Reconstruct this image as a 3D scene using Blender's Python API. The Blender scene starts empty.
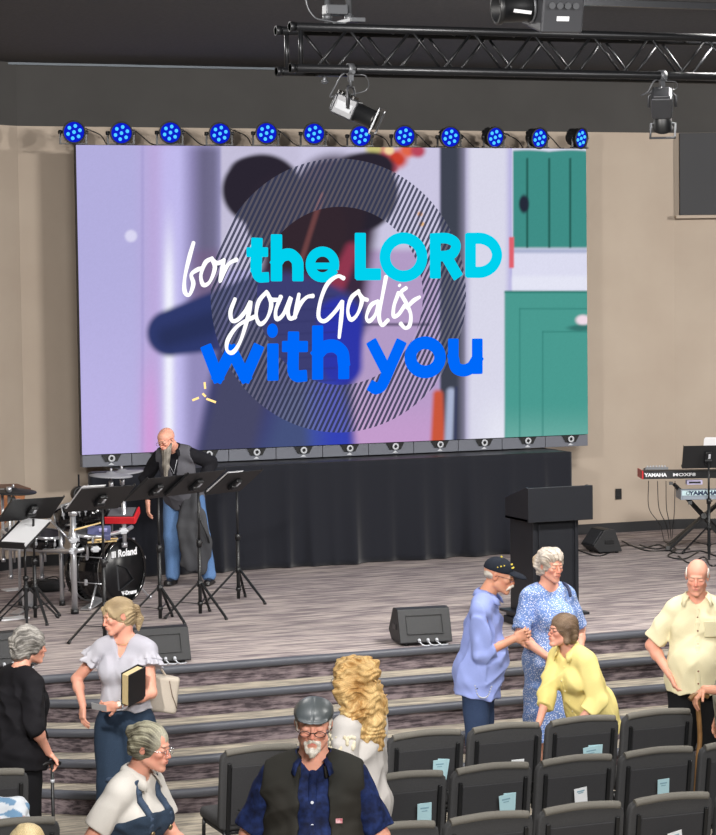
import bpy, bmesh, math, random
import numpy as np
from mathutils import Vector, Matrix, Euler
import openvdb
sc = bpy.context.scene
COL = sc.collection
PI = math.pi
CAMZ = 3.70
STAGE = 0.80
# ------------------------------------------------------------------ camera
F_PX, YAW, PITCH, ROLL = 2377.0, .3756, .0614, .0128
FW = np.array([math.sin(YAW)*math.cos(PITCH), math.cos(YAW)*math.cos(PITCH), -math.sin(PITCH)])
RT0 = np.array([math.cos(YAW), -math.sin(YAW), 0.0]); UP0 = np.cross(RT0, FW)
RT = math.cos(ROLL)*RT0 - math.sin(ROLL)*UP0
UP = math.cos(ROLL)*UP0 + math.sin(ROLL)*RT0
CAM = np.array([0, 0, CAMZ])
def at(px, py, z=None, Y=None):
    v = FW + RT*(px-358)/F_PX + UP*(417.5-py)/F_PX
    k = (z-CAMZ)/v[2] if z is not None else Y/v[1]
    return Vector(CAM + v*k)
cd = bpy.data.cameras.new('camera'); cam = bpy.data.objects.new('camera', cd); COL.objects.link(cam)
cd.sensor_fit = 'HORIZONTAL'; cd.sensor_width = 36; cd.lens = F_PX*36/716; cd.clip_end = 100
M = Matrix.Identity(4)
for i in range(3):
    M[i][0] = RT[i]; M[i][1] = UP[i]; M[i][2] = -FW[i]; M[i][3] = CAM[i]
cam.matrix_world = M
sc.camera = cam
# ------------------------------------------------------------------ materials
MATS = {}
def lin(c):
    c = c.lstrip('#'); v = [int(c[i:i+2], 16)/255 for i in (0, 2, 4)]
    return tuple(x/12.92 if x <= .04045 else ((x+.055)/1.055)**2.4 for x in v) + (1,)
def nmat(name):
    m = bpy.data.materials.new(name); m.use_nodes = True; MATS[name] = m
    nt = m.node_tree; b = nt.nodes['Principled BSDF']
    return m, nt, b
def N(nt, typ, **kw):
    n = nt.nodes.new(typ)
    for k, v in kw.items():
        if k in n.inputs: n.inputs[k].default_value = v
        else: setattr(n, k, v)
    return n
def ramp(nt, stops, interp='LINEAR'):
    r = nt.nodes.new('ShaderNodeValToRGB'); r.color_ramp.interpolation = interp
    while len(r.color_ramp.elements) < len(stops): r.color_ramp.elements.new(.5)
    for e, (p, c) in zip(r.color_ramp.elements, stops): e.position = p; e.color = lin(c) if isinstance(c, str) else c
    return r
def mat(name, col, rough=.6, metal=0, emit=0, noise=None, bump=0, bscale=200, spec=.5, sheen=0, stretch=(1, 1, 1)):
    """plain surface; noise=(scale, second colour, amount)"""
    if name in MATS: return MATS[name]
    m, nt, b = nmat(name)
    b.inputs['Base Color'].default_value = lin(col); b.inputs['Roughness'].default_value = rough
    b.inputs['Metallic'].default_value = metal; b.inputs['Specular IOR Level'].default_value = spec
    if sheen: b.inputs['Sheen Weight'].default_value = sheen
    tc = N(nt, 'ShaderNodeTexCoord'); mp = N(nt, 'ShaderNodeMapping'); mp.inputs['Scale'].default_value = stretch
    nt.links.new(tc.outputs['Object'], mp.inputs['Vector'])
    if noise:
        n = N(nt, 'ShaderNodeTexNoise', Scale=noise[0], Detail=5.0); nt.links.new(mp.outputs[0], n.inputs['Vector'])
        r = ramp(nt, [(.5-noise[2]/2, col), (.5+noise[2]/2, noise[1])]); nt.links.new(n.outputs['Fac'], r.inputs[0])
        nt.links.new(r.outputs[0], b.inputs['Base Color'])
    if bump:
        n2 = N(nt, 'ShaderNodeTexNoise', Scale=bscale, Detail=3.0); nt.links.new(mp.outputs[0], n2.inputs['Vector'])
        bp = N(nt, 'ShaderNodeBump', Strength=bump, Distance=.004); nt.links.new(n2.outputs['Fac'], bp.inputs['Height'])
        nt.links.new(bp.outputs[0], b.inputs['Normal'])
    if emit:
        b.inputs['Emission Color'].default_value = lin(col); b.inputs['Emission Strength'].default_value = emit
    return m
def attr_mat(name, rough=.6, spec=.4, sub=0, bump=0, bscale=150, stretch=(1, 1, 1), sheen=0, weave=0, dots=None):
    """colour from the mesh's own 'col' attribute (dye, skin tone, print)"""
    if name in MATS: return MATS[name]
    m, nt, b = nmat(name)
    a = N(nt, 'ShaderNodeVertexColor', layer_name='col')
    src = a.outputs['Color']
    tc = N(nt, 'ShaderNodeTexCoord'); mp = N(nt, 'ShaderNodeMapping'); mp.inputs['Scale'].default_value = stretch
    nt.links.new(tc.outputs['Object'], mp.inputs['Vector'])
    if weave:
        n = N(nt, 'ShaderNodeTexNoise', Scale=bscale, Detail=4.0); nt.links.new(mp.outputs[0], n.inputs['Vector'])
        mr = N(nt, 'ShaderNodeMapRange'); mr.inputs[1].default_value = .3; mr.inputs[2].default_value = .7
        mr.inputs[3].default_value = 1-weave; mr.inputs[4].default_value = 1+weave
        nt.links.new(n.outputs['Fac'], mr.inputs[0])
        mx = N(nt, 'ShaderNodeVectorMath', operation='SCALE'); nt.links.new(src, mx.inputs[0]); nt.links.new(mr.outputs[0], mx.inputs['Scale'])
        src = mx.outputs[0]
    if dots:
        v = N(nt, 'ShaderNodeTexVoronoi', Scale=dots[0], Randomness=.9); nt.links.new(mp.outputs[0], v.inputs['Vector'])
        r = ramp(nt, [(dots[1], (1, 1, 1, 1)), (dots[1]+.06, (0, 0, 0, 1))]); nt.links.new(v.outputs['Distance'], r.inputs[0])
        mx = N(nt, 'ShaderNodeMixRGB'); mx.inputs[2].default_value = lin(dots[2])
        nt.links.new(r.outputs[0], mx.inputs[0]); nt.links.new(src, mx.inputs[1]); src = mx.outputs[0]
    nt.links.new(src, b.inputs['Base Color'])
    b.inputs['Roughness'].default_value = rough; b.inputs['Specular IOR Level'].default_value = spec
    if sub: b.inputs['Subsurface Weight'].default_value = sub; b.inputs['Subsurface Radius'].default_value = (.012, .005, .003)
    if sheen: b.inputs['Sheen Weight'].default_value = sheen
    if bump:
        n2 = N(nt, 'ShaderNodeTexNoise', Scale=bscale, Detail=3.0); nt.links.new(mp.outputs[0], n2.inputs['Vector'])
        bp = N(nt, 'ShaderNodeBump', Strength=bump, Distance=.004); nt.links.new(n2.outputs['Fac'], bp.inputs['Height'])
        nt.links.new(bp.outputs[0], b.inputs['Normal'])
    return m
def carpet(name, sc1, dark, mid, light, axes):
    m, nt, b = nmat(name)
    tc = N(nt, 'ShaderNodeTexCoord'); mp = N(nt, 'ShaderNodeMapping'); mp.inputs['Scale'].default_value = axes
    nt.links.new(tc.outputs['Object'], mp.inputs['Vector'])
    n1 = N(nt, 'ShaderNodeTexNoise', Scale=sc1, Detail=6.0, Roughness=.62); nt.links.new(mp.outputs[0], n1.inputs['Vector'])
    mp2 = N(nt, 'ShaderNodeMapping'); mp2.inputs['Scale'].default_value = (axes[0]*1.7, axes[1]*.32, axes[2]*.32); mp2.inputs['Location'].default_value = (4, 9, 2)
    nt.links.new(tc.outputs['Object'], mp2.inputs['Vector'])
    n2 = N(nt, 'ShaderNodeTexNoise', Scale=sc1, Detail=3.0); nt.links.new(mp2.outputs[0], n2.inputs['Vector'])
    ad = N(nt, 'ShaderNodeMath', operation='MULTIPLY_ADD'); ad.inputs[1].default_value = .55; nt.links.new(n2.outputs['Fac'], ad.inputs[0]); nt.links.new(n1.outputs['Fac'], ad.inputs[2])
    r = ramp(nt, [(.66, dark), (.77, mid), (.9, light)]); nt.links.new(ad.outputs[0], r.inputs[0])
    nt.links.new(r.outputs[0], b.inputs['Base Color']); b.inputs['Roughness'].default_value = .95; b.inputs['Specular IOR Level'].default_value = .1
    n3 = N(nt, 'ShaderNodeTexNoise', Scale=260.0); nt.links.new(tc.outputs['Object'], n3.inputs['Vector'])
    bp = N(nt, 'ShaderNodeBump', Strength=.5, Distance=.004); nt.links.new(n3.outputs['Fac'], bp.inputs['Height']); nt.links.new(bp.outputs[0], b.inputs['Normal'])
    return m
# ------------------------------------------------------------------ mesh building
class MB:
    def __init__(s): s.v = []; s.f = []; s.m = []; s.sm = []
    def add(s, vs, fs, mi=0, smooth=False):
        o = len(s.v); s.v += [tuple(v) for v in vs]
        for f in fs: s.f.append([o+i for i in f]); s.m.append(mi); s.sm.append(smooth)
        return s
    def box(s, c, d, rot=None, mi=0, taper=1.0):
        R = rot if isinstance(rot, Matrix) else (Euler(rot).to_matrix() if rot else Matrix.Identity(3))
        c = Vector(c); vs = []
        for z in (-1, 1):
            t = taper if z > 0 else 1
            for x, y in ((-1, -1), (1, -1), (1, 1), (-1, 1)): vs.append(c + R @ Vector((x*d[0]/2*t, y*d[1]/2*t, z*d[2]/2)))
        return s.add(vs, [(3, 2, 1, 0), (4, 5, 6, 7), (0, 1, 5, 4), (1, 2, 6, 5), (2, 3, 7, 6), (3, 0, 4, 7)], mi)
    def bar(s, a, b, w, h=None, mi=0, up=(0, 0, 1)):
        a, b = Vector(a), Vector(b); z = (b-a).normalized(); u = Vector(up)
        if abs(z.dot(u)) > .98: u = Vector((0, 1, 0))
        x = u.cross(z).normalized(); y = z.cross(x); h = h or w
        return s.box((a+b)/2, (w, h, (b-a).length), Matrix((x, y, z)).transposed(), mi)
    def cyl(s, a, b, r, r2=None, n=14, mi=0, cap=True, smooth=True):
        a, b = Vector(a), Vector(b); r2 = r if r2 is None else r2
        z = (b-a).normalized(); u = Vector((0, 0, 1)) if abs(z.z) < .95 else Vector((1, 0, 0))
        x = u.cross(z).normalized(); y = z.cross(x); vs = []
        for p, q in ((a, r), (b, r2)):
            for i in range(n): t = 2*PI*i/n; vs.append(p + x*(q*math.cos(t)) + y*(q*math.sin(t)))
        s.add(vs, [(i, (i+1) % n, n+(i+1) % n, n+i) for i in range(n)], mi, smooth)
        if cap:
            s.add(vs[:n], [tuple(reversed(range(n)))], mi); s.add(vs[n:], [tuple(range(n))], mi)
        return s
    def tube(s, pts, r, n=8, mi=0, closed=False, cap=True):
        P = [Vector(p) for p in pts]; L = len(P); rs = r if isinstance(r, (list, tuple)) else [r]*L
        vs = []; px = None
        for i in range(L):
            if closed: d = (P[(i+1) % L]-P[i-1])
            else: d = (P[min(i+1, L-1)]-P[max(i-1, 0)])
            d = d.normalized() if d.length > 1e-9 else Vector((0, 0, 1))
            if px is None:
                u = Vector((0, 0, 1)) if abs(d.z) < .9 else Vector((1, 0, 0)); x = u.cross(d).normalized()
            else: x = (px - d*px.dot(d)).normalized()
            px = x; y = d.cross(x)
            for k in range(n): t = 2*PI*k/n; vs.append(P[i] + x*(rs[i]*math.cos(t)) + y*(rs[i]*math.sin(t)))
        fs = []
        for i in range(L if closed else L-1):
            j = (i+1) % L
            for k in range(n): fs.append((i*n+k, i*n+(k+1) % n, j*n+(k+1) % n, j*n+k))
        s.add(vs, fs, mi, True)
        if cap and not closed: s.add(vs[:n], [tuple(reversed(range(n)))], mi); s.add(vs[-n:], [tuple(range(n))], mi)
        return s
    def lathe(s, prof, o=(0, 0, 0), axis=(0, 0, 1), n=32, mi=0, smooth=True):
        o = Vector(o); z = Vector(axis).normalized(); u = Vector((0, 0, 1)) if abs(z.z) < .95 else Vector((1, 0, 0))
        x = u.cross(z).normalized(); y = z.cross(x); vs = []
        for r, h in prof:
            for i in range(n): t = 2*PI*i/n; vs.append(o + z*h + x*(r*math.cos(t)) + y*(r*math.sin(t)))
        fs = []
        for j in range(len(prof)-1):
            for i in range(n): fs.append((j*n+i, j*n+(i+1) % n, (j+1)*n+(i+1) % n, (j+1)*n+i))
        return s.add(vs, fs, mi, smooth)
    def ball(s, c, r, n=16, mi=0, R=None):
        r = r if isinstance(r, (list, tuple)) else (r, r, r); c = Vector(c); R = R or Matrix.Identity(3); vs = []; m = n//2
        for j in range(m+1):
            p = PI*j/m
            for i in range(n): t = 2*PI*i/n; vs.append(c + R @ Vector((r[0]*math.sin(p)*math.cos(t), r[1]*math.sin(p)*math.sin(t), r[2]*math.cos(p))))
        fs = [(j*n+i, (j+1)*n+i, (j+1)*n+(i+1) % n, j*n+(i+1) % n) for j in range(m) for i in range(n)]
        return s.add(vs, fs, mi, True)
    def prism(s, pts, ext, mi=0, smooth=False):
        """polygon pts (3D) extruded by the vector ext"""
        n = len(pts); e = Vector(ext); a = [Vector(p) for p in pts]; b = [p+e for p in a]
        s.add(a+b, [(i, (i+1) % n, n+(i+1) % n, n+i) for i in range(n)], mi, smooth)
        s.add(a, [tuple(reversed(range(n)))], mi); return s.add(b, [tuple(range(n))], mi)
    def mesh(s, name):
        me = bpy.data.meshes.new(name); me.from_pydata(s.v, [], s.f)
        me.polygons.foreach_set('material_index', s.m); me.polygons.foreach_set('use_smooth', s.sm)
        bm = bmesh.new(); bm.from_mesh(me); bmesh.ops.remove_doubles(bm, verts=bm.verts, dist=1e-5)
        bmesh.ops.recalc_face_normals(bm, faces=bm.faces); bm.to_mesh(me); bm.free()
        return me
    def build(s, name, mats, parent=None, bevel=0, seg=2, loc=None):
        me = s.mesh(name)
        for m in (mats if isinstance(mats, (list, tuple)) else [mats]): me.materials.append(m)
        o = bpy.data.objects.new(name, me); COL.objects.link(o); o.parent = parent
        if loc is not None: o.location = loc
        if bevel:
            b = o.modifiers.new('bevel', 'BEVEL'); b.width = bevel; b.segments = seg; b.limit_method = 'ANGLE'; b.angle_limit = .7
            b.harden_normals = True
            for p in me.polygons: p.use_smooth = True
        return o
def tag(o, label=None, cat=None, group=None, kind=None):
    if label: o['label'] = label
    if cat: o['category'] = cat
    if group: o['group'] = group
    if kind: o['kind'] = kind
    return o
def thing(name, loc, rz=0, label=None, cat=None, group=None):
    o = bpy.data.objects.new(name, None); COL.objects.link(o); o.location = loc; o.rotation_euler = (0, 0, rz); o.empty_display_size = .1
    return tag(o, label, cat, group)
KIDS = {}
def copy_tree(o, parent=None):
    c = o.copy(); COL.objects.link(c); c.parent = parent
    for ch in list(o.children): copy_tree(ch, c)
    return c
def struct(o): o['kind'] = 'structure'; return o
def arc(c, r, a0, a1, n, plane='xz'):
    out = []
    for i in range(n+1):
        t = a0+(a1-a0)*i/n; x, y = r*math.cos(t), r*math.sin(t)
        out.append((c[0]+x, c[1], c[2]+y) if plane == 'xz' else (c[0]+x, c[1]+y, c[2]) if plane == 'xy' else (c[0], c[1]+x, c[2]+y))
    return out
def crv(pts, n=8):
    """Catmull-Rom through pts"""
    P = [Vector(p) for p in pts]; P = [P[0]*2-P[1]]+P+[P[-1]*2-P[-2]]; out = []
    for i in range(1, len(P)-2):
        for k in range(n):
            t = k/n; a, b, c, d = P[i-1], P[i], P[i+1], P[i+2]
            out.append(.5*((2*b)+(c-a)*t+(2*a-5*b+4*c-d)*t*t+(3*b-a-3*c+d)*t**3))
    out.append(P[-2]); return out
def text_mesh(txt, size, depth=.002, offset=0, shear=0, space=1):
    cu = bpy.data.curves.new('lettering', 'FONT'); cu.body = txt; cu.size = size; cu.extrude = depth/2; cu.offset = offset; cu.shear = shear
    cu.align_x = 'CENTER'; cu.align_y = 'CENTER'; cu.space_character = space; cu.resolution_u = 3
    o = bpy.data.objects.new('lettering', cu); COL.objects.link(o)
    me = bpy.data.meshes.new_from_object(o.evaluated_get(bpy.context.evaluated_depsgraph_get()))
    bpy.data.objects.remove(o); bpy.data.curves.remove(cu); return me
def text_on(txt, size, parent, loc, rot, m, offset=0, shear=0, space=1, sx=1, depth=.002, name='lettering'):
    me = text_mesh(txt, size, depth, offset, shear, space); me.materials.append(m); me.name = name
    o = bpy.data.objects.new(name, me); COL.objects.link(o); o.parent = parent; o.location = loc; o.rotation_euler = rot; o.scale = (sx, 1, 1)
    return o
# ================================================================== the room
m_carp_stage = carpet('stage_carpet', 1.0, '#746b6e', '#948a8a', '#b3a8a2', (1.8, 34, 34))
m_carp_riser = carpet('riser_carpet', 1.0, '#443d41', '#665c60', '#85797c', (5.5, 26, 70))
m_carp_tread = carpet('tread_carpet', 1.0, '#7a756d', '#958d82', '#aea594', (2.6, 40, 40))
m_nose = mat('rubber_nosing', '#4a4c54', .5)
m_beige = mat('beige_paint', '#b3a698', .85, noise=(1.5, '#aa9c8e', .5), spec=.2)
m_soffit = mat('grey_paint', '#4b4a49', .9, noise=(2, '#454443', .5), spec=.1)
m_ceil = mat('black_ceiling', '#5f5f61', .95, noise=(30, '#525254', .6), spec=.1)
m_base = mat('black_vinyl', '#26272a', .45)
m_blk = mat('black_metal', '#17181a', .4, spec=.5)
m_blkp = mat('black_plastic', '#202124', .55, noise=(60, '#1a1b1d', .5))
m_chrome = mat('chrome', '#c6c8cc', .22, metal=1)
m_white = mat('white_paper', '#dcdde0', .7)

WY = 23.15                                             # back wall plane
cl = at(21, 300, Y=WY); cr = at(676, 350, Y=WY-.02)
xl, xr = cl.x, cr.x
WZ = at(300, 129, Y=WY).z
CEIL = at(200, 66.5, Y=WY).z
pts = [(xl-3.2, WY-2.1), (xl, WY), (xr, WY), (xr+3.6, WY-1.35)]
def wallseg(name, a, b, z0, z1, m, t=.12):
    a, b = Vector((a[0], a[1], 0)), Vector((b[0], b[1], 0)); d = (b-a).normalized(); nrm = Vector((-d.y, d.x, 0))
    mb = MB(); mb.prism([a+Vector((0, 0, z0)), b+Vector((0, 0, z0)), b+Vector((0, 0, z0))+nrm*t, a+Vector((0, 0, z0))+nrm*t], (0, 0, z1-z0))
    return struct(mb.build(name, m))
for i, nm in enumerate(('wall_stage_left', 'wall_back', 'wall_stage_right')):
    wallseg(nm, pts[i], pts[i+1], STAGE, WZ, m_beige)
    wallseg('wall_upper_'+nm[5:], pts[i], pts[i+1], WZ, CEIL, m_soffit)
    a, b = Vector((*pts[i], 0)), Vector((*pts[i+1], 0)); d = (b-a).normalized(); nr = Vector((d.y, -d.x, 0))*.012
    o = wallseg('baseboard_'+nm[5:], (a+nr)[:2], (b+nr)[:2], STAGE, STAGE+.11, m_base, .011)
# a thin pale gap runs where the grey wall meets the ceiling
mb = MB(); mb.box(((xl+xr)/2, WY-.05, CEIL-.012), (xr-xl+2, .02, .022)); struct(mb.build('trim_1', mat('steel_grey', '#5b636b', .5, metal=.2)))
mb = MB(); mb.box((7, 11.5, CEIL+.05), (24, 25, .1)); struct(mb.build('ceiling', m_ceil))
# side and rear walls of the auditorium
for nm, a, b in (('wall_left', (-2.6, -1), (-2.6, WY-2.0)), ('wall_right', (19, WY-2), (19, -1)), ('wall_rear', (19, -1), (-2.6, -1))):
    wallseg(nm, a, b, 0, CEIL, m_soffit)
wallseg('wall_stage_far_left', (-2.6, WY-2.1), (xl-3.2, WY-2.1), STAGE, CEIL, m_beige)
wallseg('wall_stage_far_right', (xr+3.6, WY-1.35), (19, WY-1.35), STAGE, CEIL, m_beige)
# floor, steps and stage
def edge_y(k, X):
    y = 16.70-.322*k
    if k and X < 4.95: y = min(y+.38*(4.95-X)**2*(.8+.05*k), 16.68-.03*k)
    return y
XS = [-2.6, 2, 2.6, 3, 3.3]+[3.5+.12*i for i in range(14)]+[5.4, 7, 9, 12, 19]
mb = MB(); mb.box((8.2, 7.3, -.05), (21.6, 17.6, .1)); struct(mb.build('floor', m_carp_tread))
mb = MB(); n = len(XS)
yb = WY+.3
vs = [(x, edge_y(0, x)+.03, STAGE) for x in XS]+[(x, yb, STAGE) for x in XS]+[(x, edge_y(0, x)+.03, 0) for x in XS]
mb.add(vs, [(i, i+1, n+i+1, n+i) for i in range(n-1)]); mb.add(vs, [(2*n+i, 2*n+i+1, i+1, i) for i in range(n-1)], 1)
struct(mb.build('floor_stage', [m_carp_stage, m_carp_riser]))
for k in range(1, 5):
    z = STAGE-.16*k; mb = MB()
    vs = [(x, edge_y(k, x)+.03, z) for x in XS]+[(x, edge_y(k-1, x)+.06, z) for x in XS]+[(x, edge_y(k, x)+.03, z-.16) for x in XS]
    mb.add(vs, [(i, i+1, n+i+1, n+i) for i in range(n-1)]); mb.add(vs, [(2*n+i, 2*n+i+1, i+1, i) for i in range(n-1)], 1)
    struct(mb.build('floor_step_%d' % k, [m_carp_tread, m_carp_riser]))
for k in range(0, 5):
    z = STAGE-.16*k; mb = MB()
    prof = [(.062, .004), (.02, .006), (.004, .0), (-.004, -.012), (-.004, -.042), (.008, -.05), (.034, -.05)]
    vs = []
    for x in XS:
        for dy, dz in prof: vs.append((x, edge_y(k, x)+dy, z+dz))
    q = len(prof)
    mb.add(vs, [(i*q+j, i*q+j+1, (i+1)*q+j+1, (i+1)*q+j) for i in range(n-1) for j in range(q-1)], 0, True)
    struct(mb.build('trim_%d' % (k+2), m_nose))
# wall outlet
p = at(618.5, 494, Y=WY-.012)
mb = MB(); mb.box(p, (.075, .012, .118)); mb.box(p+Vector((0, -.007, .028)), (.036, .006, .03)); mb.box(p+Vector((0, -.007, -.028)), (.036, .006, .03))
tag(mb.build('wall_outlet', m_blk, bevel=.003), 'small black power outlet plate on the beige back wall', 'outlet')
# dark acoustic panel with a ledge on the right wall
a, b = Vector((*pts[2], 0)), Vector((*pts[3], 0)); d = (b-a).normalized(); nr = Vector((d.y, -d.x, 0))
zt, zb = at(690, 133, Y=WY-.1).z, at(690, 215, Y=WY-.1).z
t = thing('wall_panel', a+d*1.3+Vector((0, 0, zb)), math.atan2(d.y, d.x), 'dark grey rectangular panel with a beige ledge high on the right wall', 'panel')
mb = MB(); mb.box((0, -.035, (zt-zb)/2), (2.5, .07, zt-zb)); mb.build('panel', mat('charcoal_board', '#3e3f42', .8), t, bevel=.004)
mb = MB(); mb.box((0, -.06, -.02), (2.6, .12, .035)); mb.build('ledge', m_beige, t, bevel=.004)
# ================================================================== lights
def area(nm, loc, tgt, size, power, col=(1, 1, 1), spot=None, sy=None):
    if spot is None:
        l = bpy.data.lights.new(nm, 'AREA'); l.shape = 'RECTANGLE' if sy else 'DISK'; l.size = size
        if sy: l.size_y = sy
    else:
        l = bpy.data.lights.new(nm, 'SPOT'); l.spot_size = spot; l.spot_blend = .5; l.shadow_soft_size = size
    l.energy = power; l.color = col
    o = bpy.data.objects.new(nm, l); COL.objects.link(o); o.location = loc
    o.rotation_euler = (Vector(tgt)-Vector(loc)).to_track_quat('-Z', 'Y').to_euler(); return o
warm = (1, .96, .91)
area('stage_key_right', (17, 14.0, 5.3), (7.5, 23, 3.0), .12, 2100, warm, 1.3)
area('stage_key_left', (1.0, 9.0, 5.5), (9, 23, 2.2), .2, 2000, warm, 1.3)
area('stage_front', (8.5, 13.5, 5.6), (8.8, 19.5, .8), 1.2, 520, (1, .97, .93), sy=.6)
area('front_fill', (2.5, 1.5, 5.3), (6.0, 14, 1.2), 3.0, 1000, (1, .97, .94), sy=1.2)  # broad soft fill added from the camera end, not a house fixture
for i, (x, y, p) in enumerate(((3, 9, 160), (7, 9.5, 160), (4.5, 16.2, 110), (9.5, 16.4, 110))):
    area('house_light', (x, y, 5.6), (x, y, 0), 1.2, p, (1, .98, .95))
w = bpy.data.worlds.new('room_air'); sc.world = w; w.use_nodes = True
w.node_tree.nodes['Background'].inputs[0].default_value = (.75, .8, .9, 1); w.node_tree.nodes['Background'].inputs[1].default_value = .12
sc.view_settings.view_transform = 'Standard'; sc.view_settings.look = 'None'; sc.view_settings.gamma = 1; sc.view_settings.exposure = 0; sc.view_settings.use_curve_mapping = False
# ================================================================== video wall
SX, SY, SZ, SW, SH = 5.956, 22.43, CAMZ-1.748, 5.5, 3.0
def to_px(X, Y, Z):
    P = np.stack([X, Y, Z-CAMZ], -1); d = P@FW
    return 358+F_PX*(P@RT)/d, 417.5-F_PX*(P@UP)/d
def sst(e0, e1, x): t = np.clip((x-e0)/(e1-e0), 0, 1); return t*t*(3-2*t)
def screen_colours(px, py):
    C = np.zeros(px.shape+(3,))
    def hx(c): return np.array(lin(c)[:3])
    C[:] = hx('#b3aede')
    def over(mask, c): 
        nonlocal C
        C = C*(1-mask[..., None])+(hx(c) if isinstance(c, str) else c)*mask[..., None]
    def band(x0, x1, y0, y1, c, s=3, a=1): over(a*sst(x0-s, x0+s, px)*(1-sst(x1-s, x1+s, px))*sst(y0-s, y0+s, py)*(1-sst(y1-s, y1+s, py)), c)
    def blob(x, y, rx, ry, c, soft=.2, a=1, rot=0):
        dx, dy = px-x, py-y; u = dx*math.cos(rot)+dy*math.sin(rot); v = -dx*math.sin(rot)+dy*math.cos(rot)
        over(a*(1-sst(1-soft, 1+soft, np.sqrt((u/rx)**2+(v/ry)**2))), c)
    def cap(x0, y0, x1, y1, r0, r1, c, soft=4, a=1):
        dx, dy = x1-x0, y1-y0; t = np.clip(((px-x0)*dx+(py-y0)*dy)/(dx*dx+dy*dy), 0, 1)
        d = np.hypot(px-x0-t*dx, py-y0-t*dy)-(r0+(r1-r0)*t); over(a*(1-sst(-soft, soft, d)), c)
    over(.55*sst(250, 460, py)*(1-sst(110, 190, px)), '#c5b9ec')
    over(.35*sst(130, 160, px)*(1-sst(160, 190, px)), '#c99fd6')
    blob(131, 236, 6, 6, '#d9d6f2', .3)
    band(141, 144, 145, 470, '#a39ad0', 1.5, .6)
    band(160, 186, 145, 470, '#c3bdf0', 8, .8)
    over(.95*np.exp(-((px-169)/5.5)**2)*sst(190, 300, py), '#f3f4ff')
    over(.8*np.exp(-((px-150)/9.0)**2)*sst(330, 430, py), '#d59ad8')
    band(186, 212, 145, 470, '#8f87b6', 9, .9)
    band(196, 221, 145, 330, '#5d5a74', 9, .8)
    band(190, 221, 250, 330, '#7b5f86', 7, .5)
    band(221, 440, 145, 270, '#c4bfd9', 2)
    band(300, 440, 145, 250, '#cdc9e4', 6, .8)
    band(340, 440, 250, 480, '#b39cc6', 5)
    over(.55*sst(370, 440, py)*sst(340, 350, px)*(1-sst(430, 440, px)), '#cf9cd0')
    band(362, 430, 323, 326, '#4b4460', 1.2, .8)
    for x, y, r, c in ((383, 153, 9, '#d2556e'), (397, 159, 10, '#c8402f'), (408, 150, 8, '#e0654a'), (389, 150, 5, '#f2d6a0'), (392, 168, 6, '#a8485a'), (374, 149, 8, '#c7c07a'), (418, 151, 7, '#b8475c'), (420, 214, 2.5, '#e0a050'), (422, 224, 2.5, '#e8b060')): blob(x, y, r, r*.9, c, .5)
    # right half: dark post, white pillar, green doors
    band(440, 466, 145, 480, '#3f4350', 2)
    over(sst(455, 474, px)*(1-sst(470, 476, px)), '#a8a2c0')
    band(468, 508, 145, 480, '#d9d8ea', 5)
    over(.5*sst(468, 500, px)*(1-sst(505, 508, px))*sst(380, 440, py), '#f0f2fa')
    cap(438, 395, 438, 455, 5, 8, '#c9573c', 3); cap(451, 392, 448, 455, 4, 4, '#aab4d0', 3); cap(456, 388, 455, 455, 1.5, 1.5, '#3a3f5c', 1.5)
    g = .9+.1*np.sin(px*.9)
    over(sst(511, 513, px), '#dcdcf0')
    over(sst(512, 514, px)*sst(150, 153, py+1.5*np.abs(np.sin((px-505)/14)))*(1-sst(246, 250, py)), '#3f8d86')
    for x in (527, 549, 570): band(x-.8, x+1.2, 158, 248, '#22564f', 1)
    band(512, 590, 249, 253, '#9aa4c4', 2, .8); band(512, 590, 276, 290, '#e6e7f5', 3, .8)
    blob(524, 204, 5, 9, '#262b3a', .3); band(509, 514, 237, 268, '#e0626e', 1)
    band(504.5, 590, 291, 480, '#4a9a90', 1.5); over(.45*sst(400, 450, py)*sst(504, 508, px), '#8cc2b8')
    band(504.5, 590, 291, 293, '#2e7a70', 1)
    for x0, x1, y0, y1 in ((519, 520.5, 308, 440), (519, 590, 308, 309.5), (542, 543.5, 331, 440), (542, 590, 331, 332.5)): band(x0, x1, y0, y1, '#357f77', .8, .7)
    blob(583, 320, 7, 5, '#f2dce8', .4); blob(580, 328, 12, 3, '#2a5a58', .5, .7)
    # the child with two hair puffs
    cap(335, 200, 300, 330, 45, 60, '#3a2b3f', 8)
    blob(262, 190, 40, 36, '#2a2531', .09); blob(250, 168, 18, 10, '#2a2531', .3); blob(275, 215, 30, 40, '#2c2632', .1)
    blob(361, 192, 37, 39, '#282430', .09); blob(372, 166, 22, 14, '#2a2531', .2); blob(335, 215, 30, 34, '#30262f', .2); blob(305, 235, 42, 55, '#33272f', .15)
    cap(322, 195, 300, 265, 2.5, 2.5, '#7a4a4a', 2, .7); cap(352, 250, 330, 300, 7, 9, '#9c3a52', 5, .8); blob(305, 312, 8, 8, '#b03a52', .5); blob(300, 285, 12, 10, '#8c3a55', .6, .7)
    blob(290, 318, 78, 38, '#3c3f78', .12); cap(262, 310, 170, 333, 36, 23, '#303a6c', 4); cap(215, 322, 168, 337, 12, 10, '#283056', 8, .8)
    cap(285, 340, 275, 460, 68, 78, '#3d3f72', 7); cap(250, 350, 225, 460, 26, 28, '#474866', 10)
    cap(340, 320, 342, 365, 22, 20, '#2e36a8', 5); cap(325, 400, 335, 470, 20, 24, '#3344c0', 8, .8); cap(300, 400, 290, 470, 20, 34, '#4d6086', 16, .5)
    for i in range(9): cap(250, 300+i*12, 335, 296+i*12, .8, .8, '#2a2c5c', 1.2, .35)
    # fine fabric grain
    rng = np.random.RandomState(3); C *= (1+.04*(rng.rand(*px.shape)-.5))[..., None]
    return C
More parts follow.
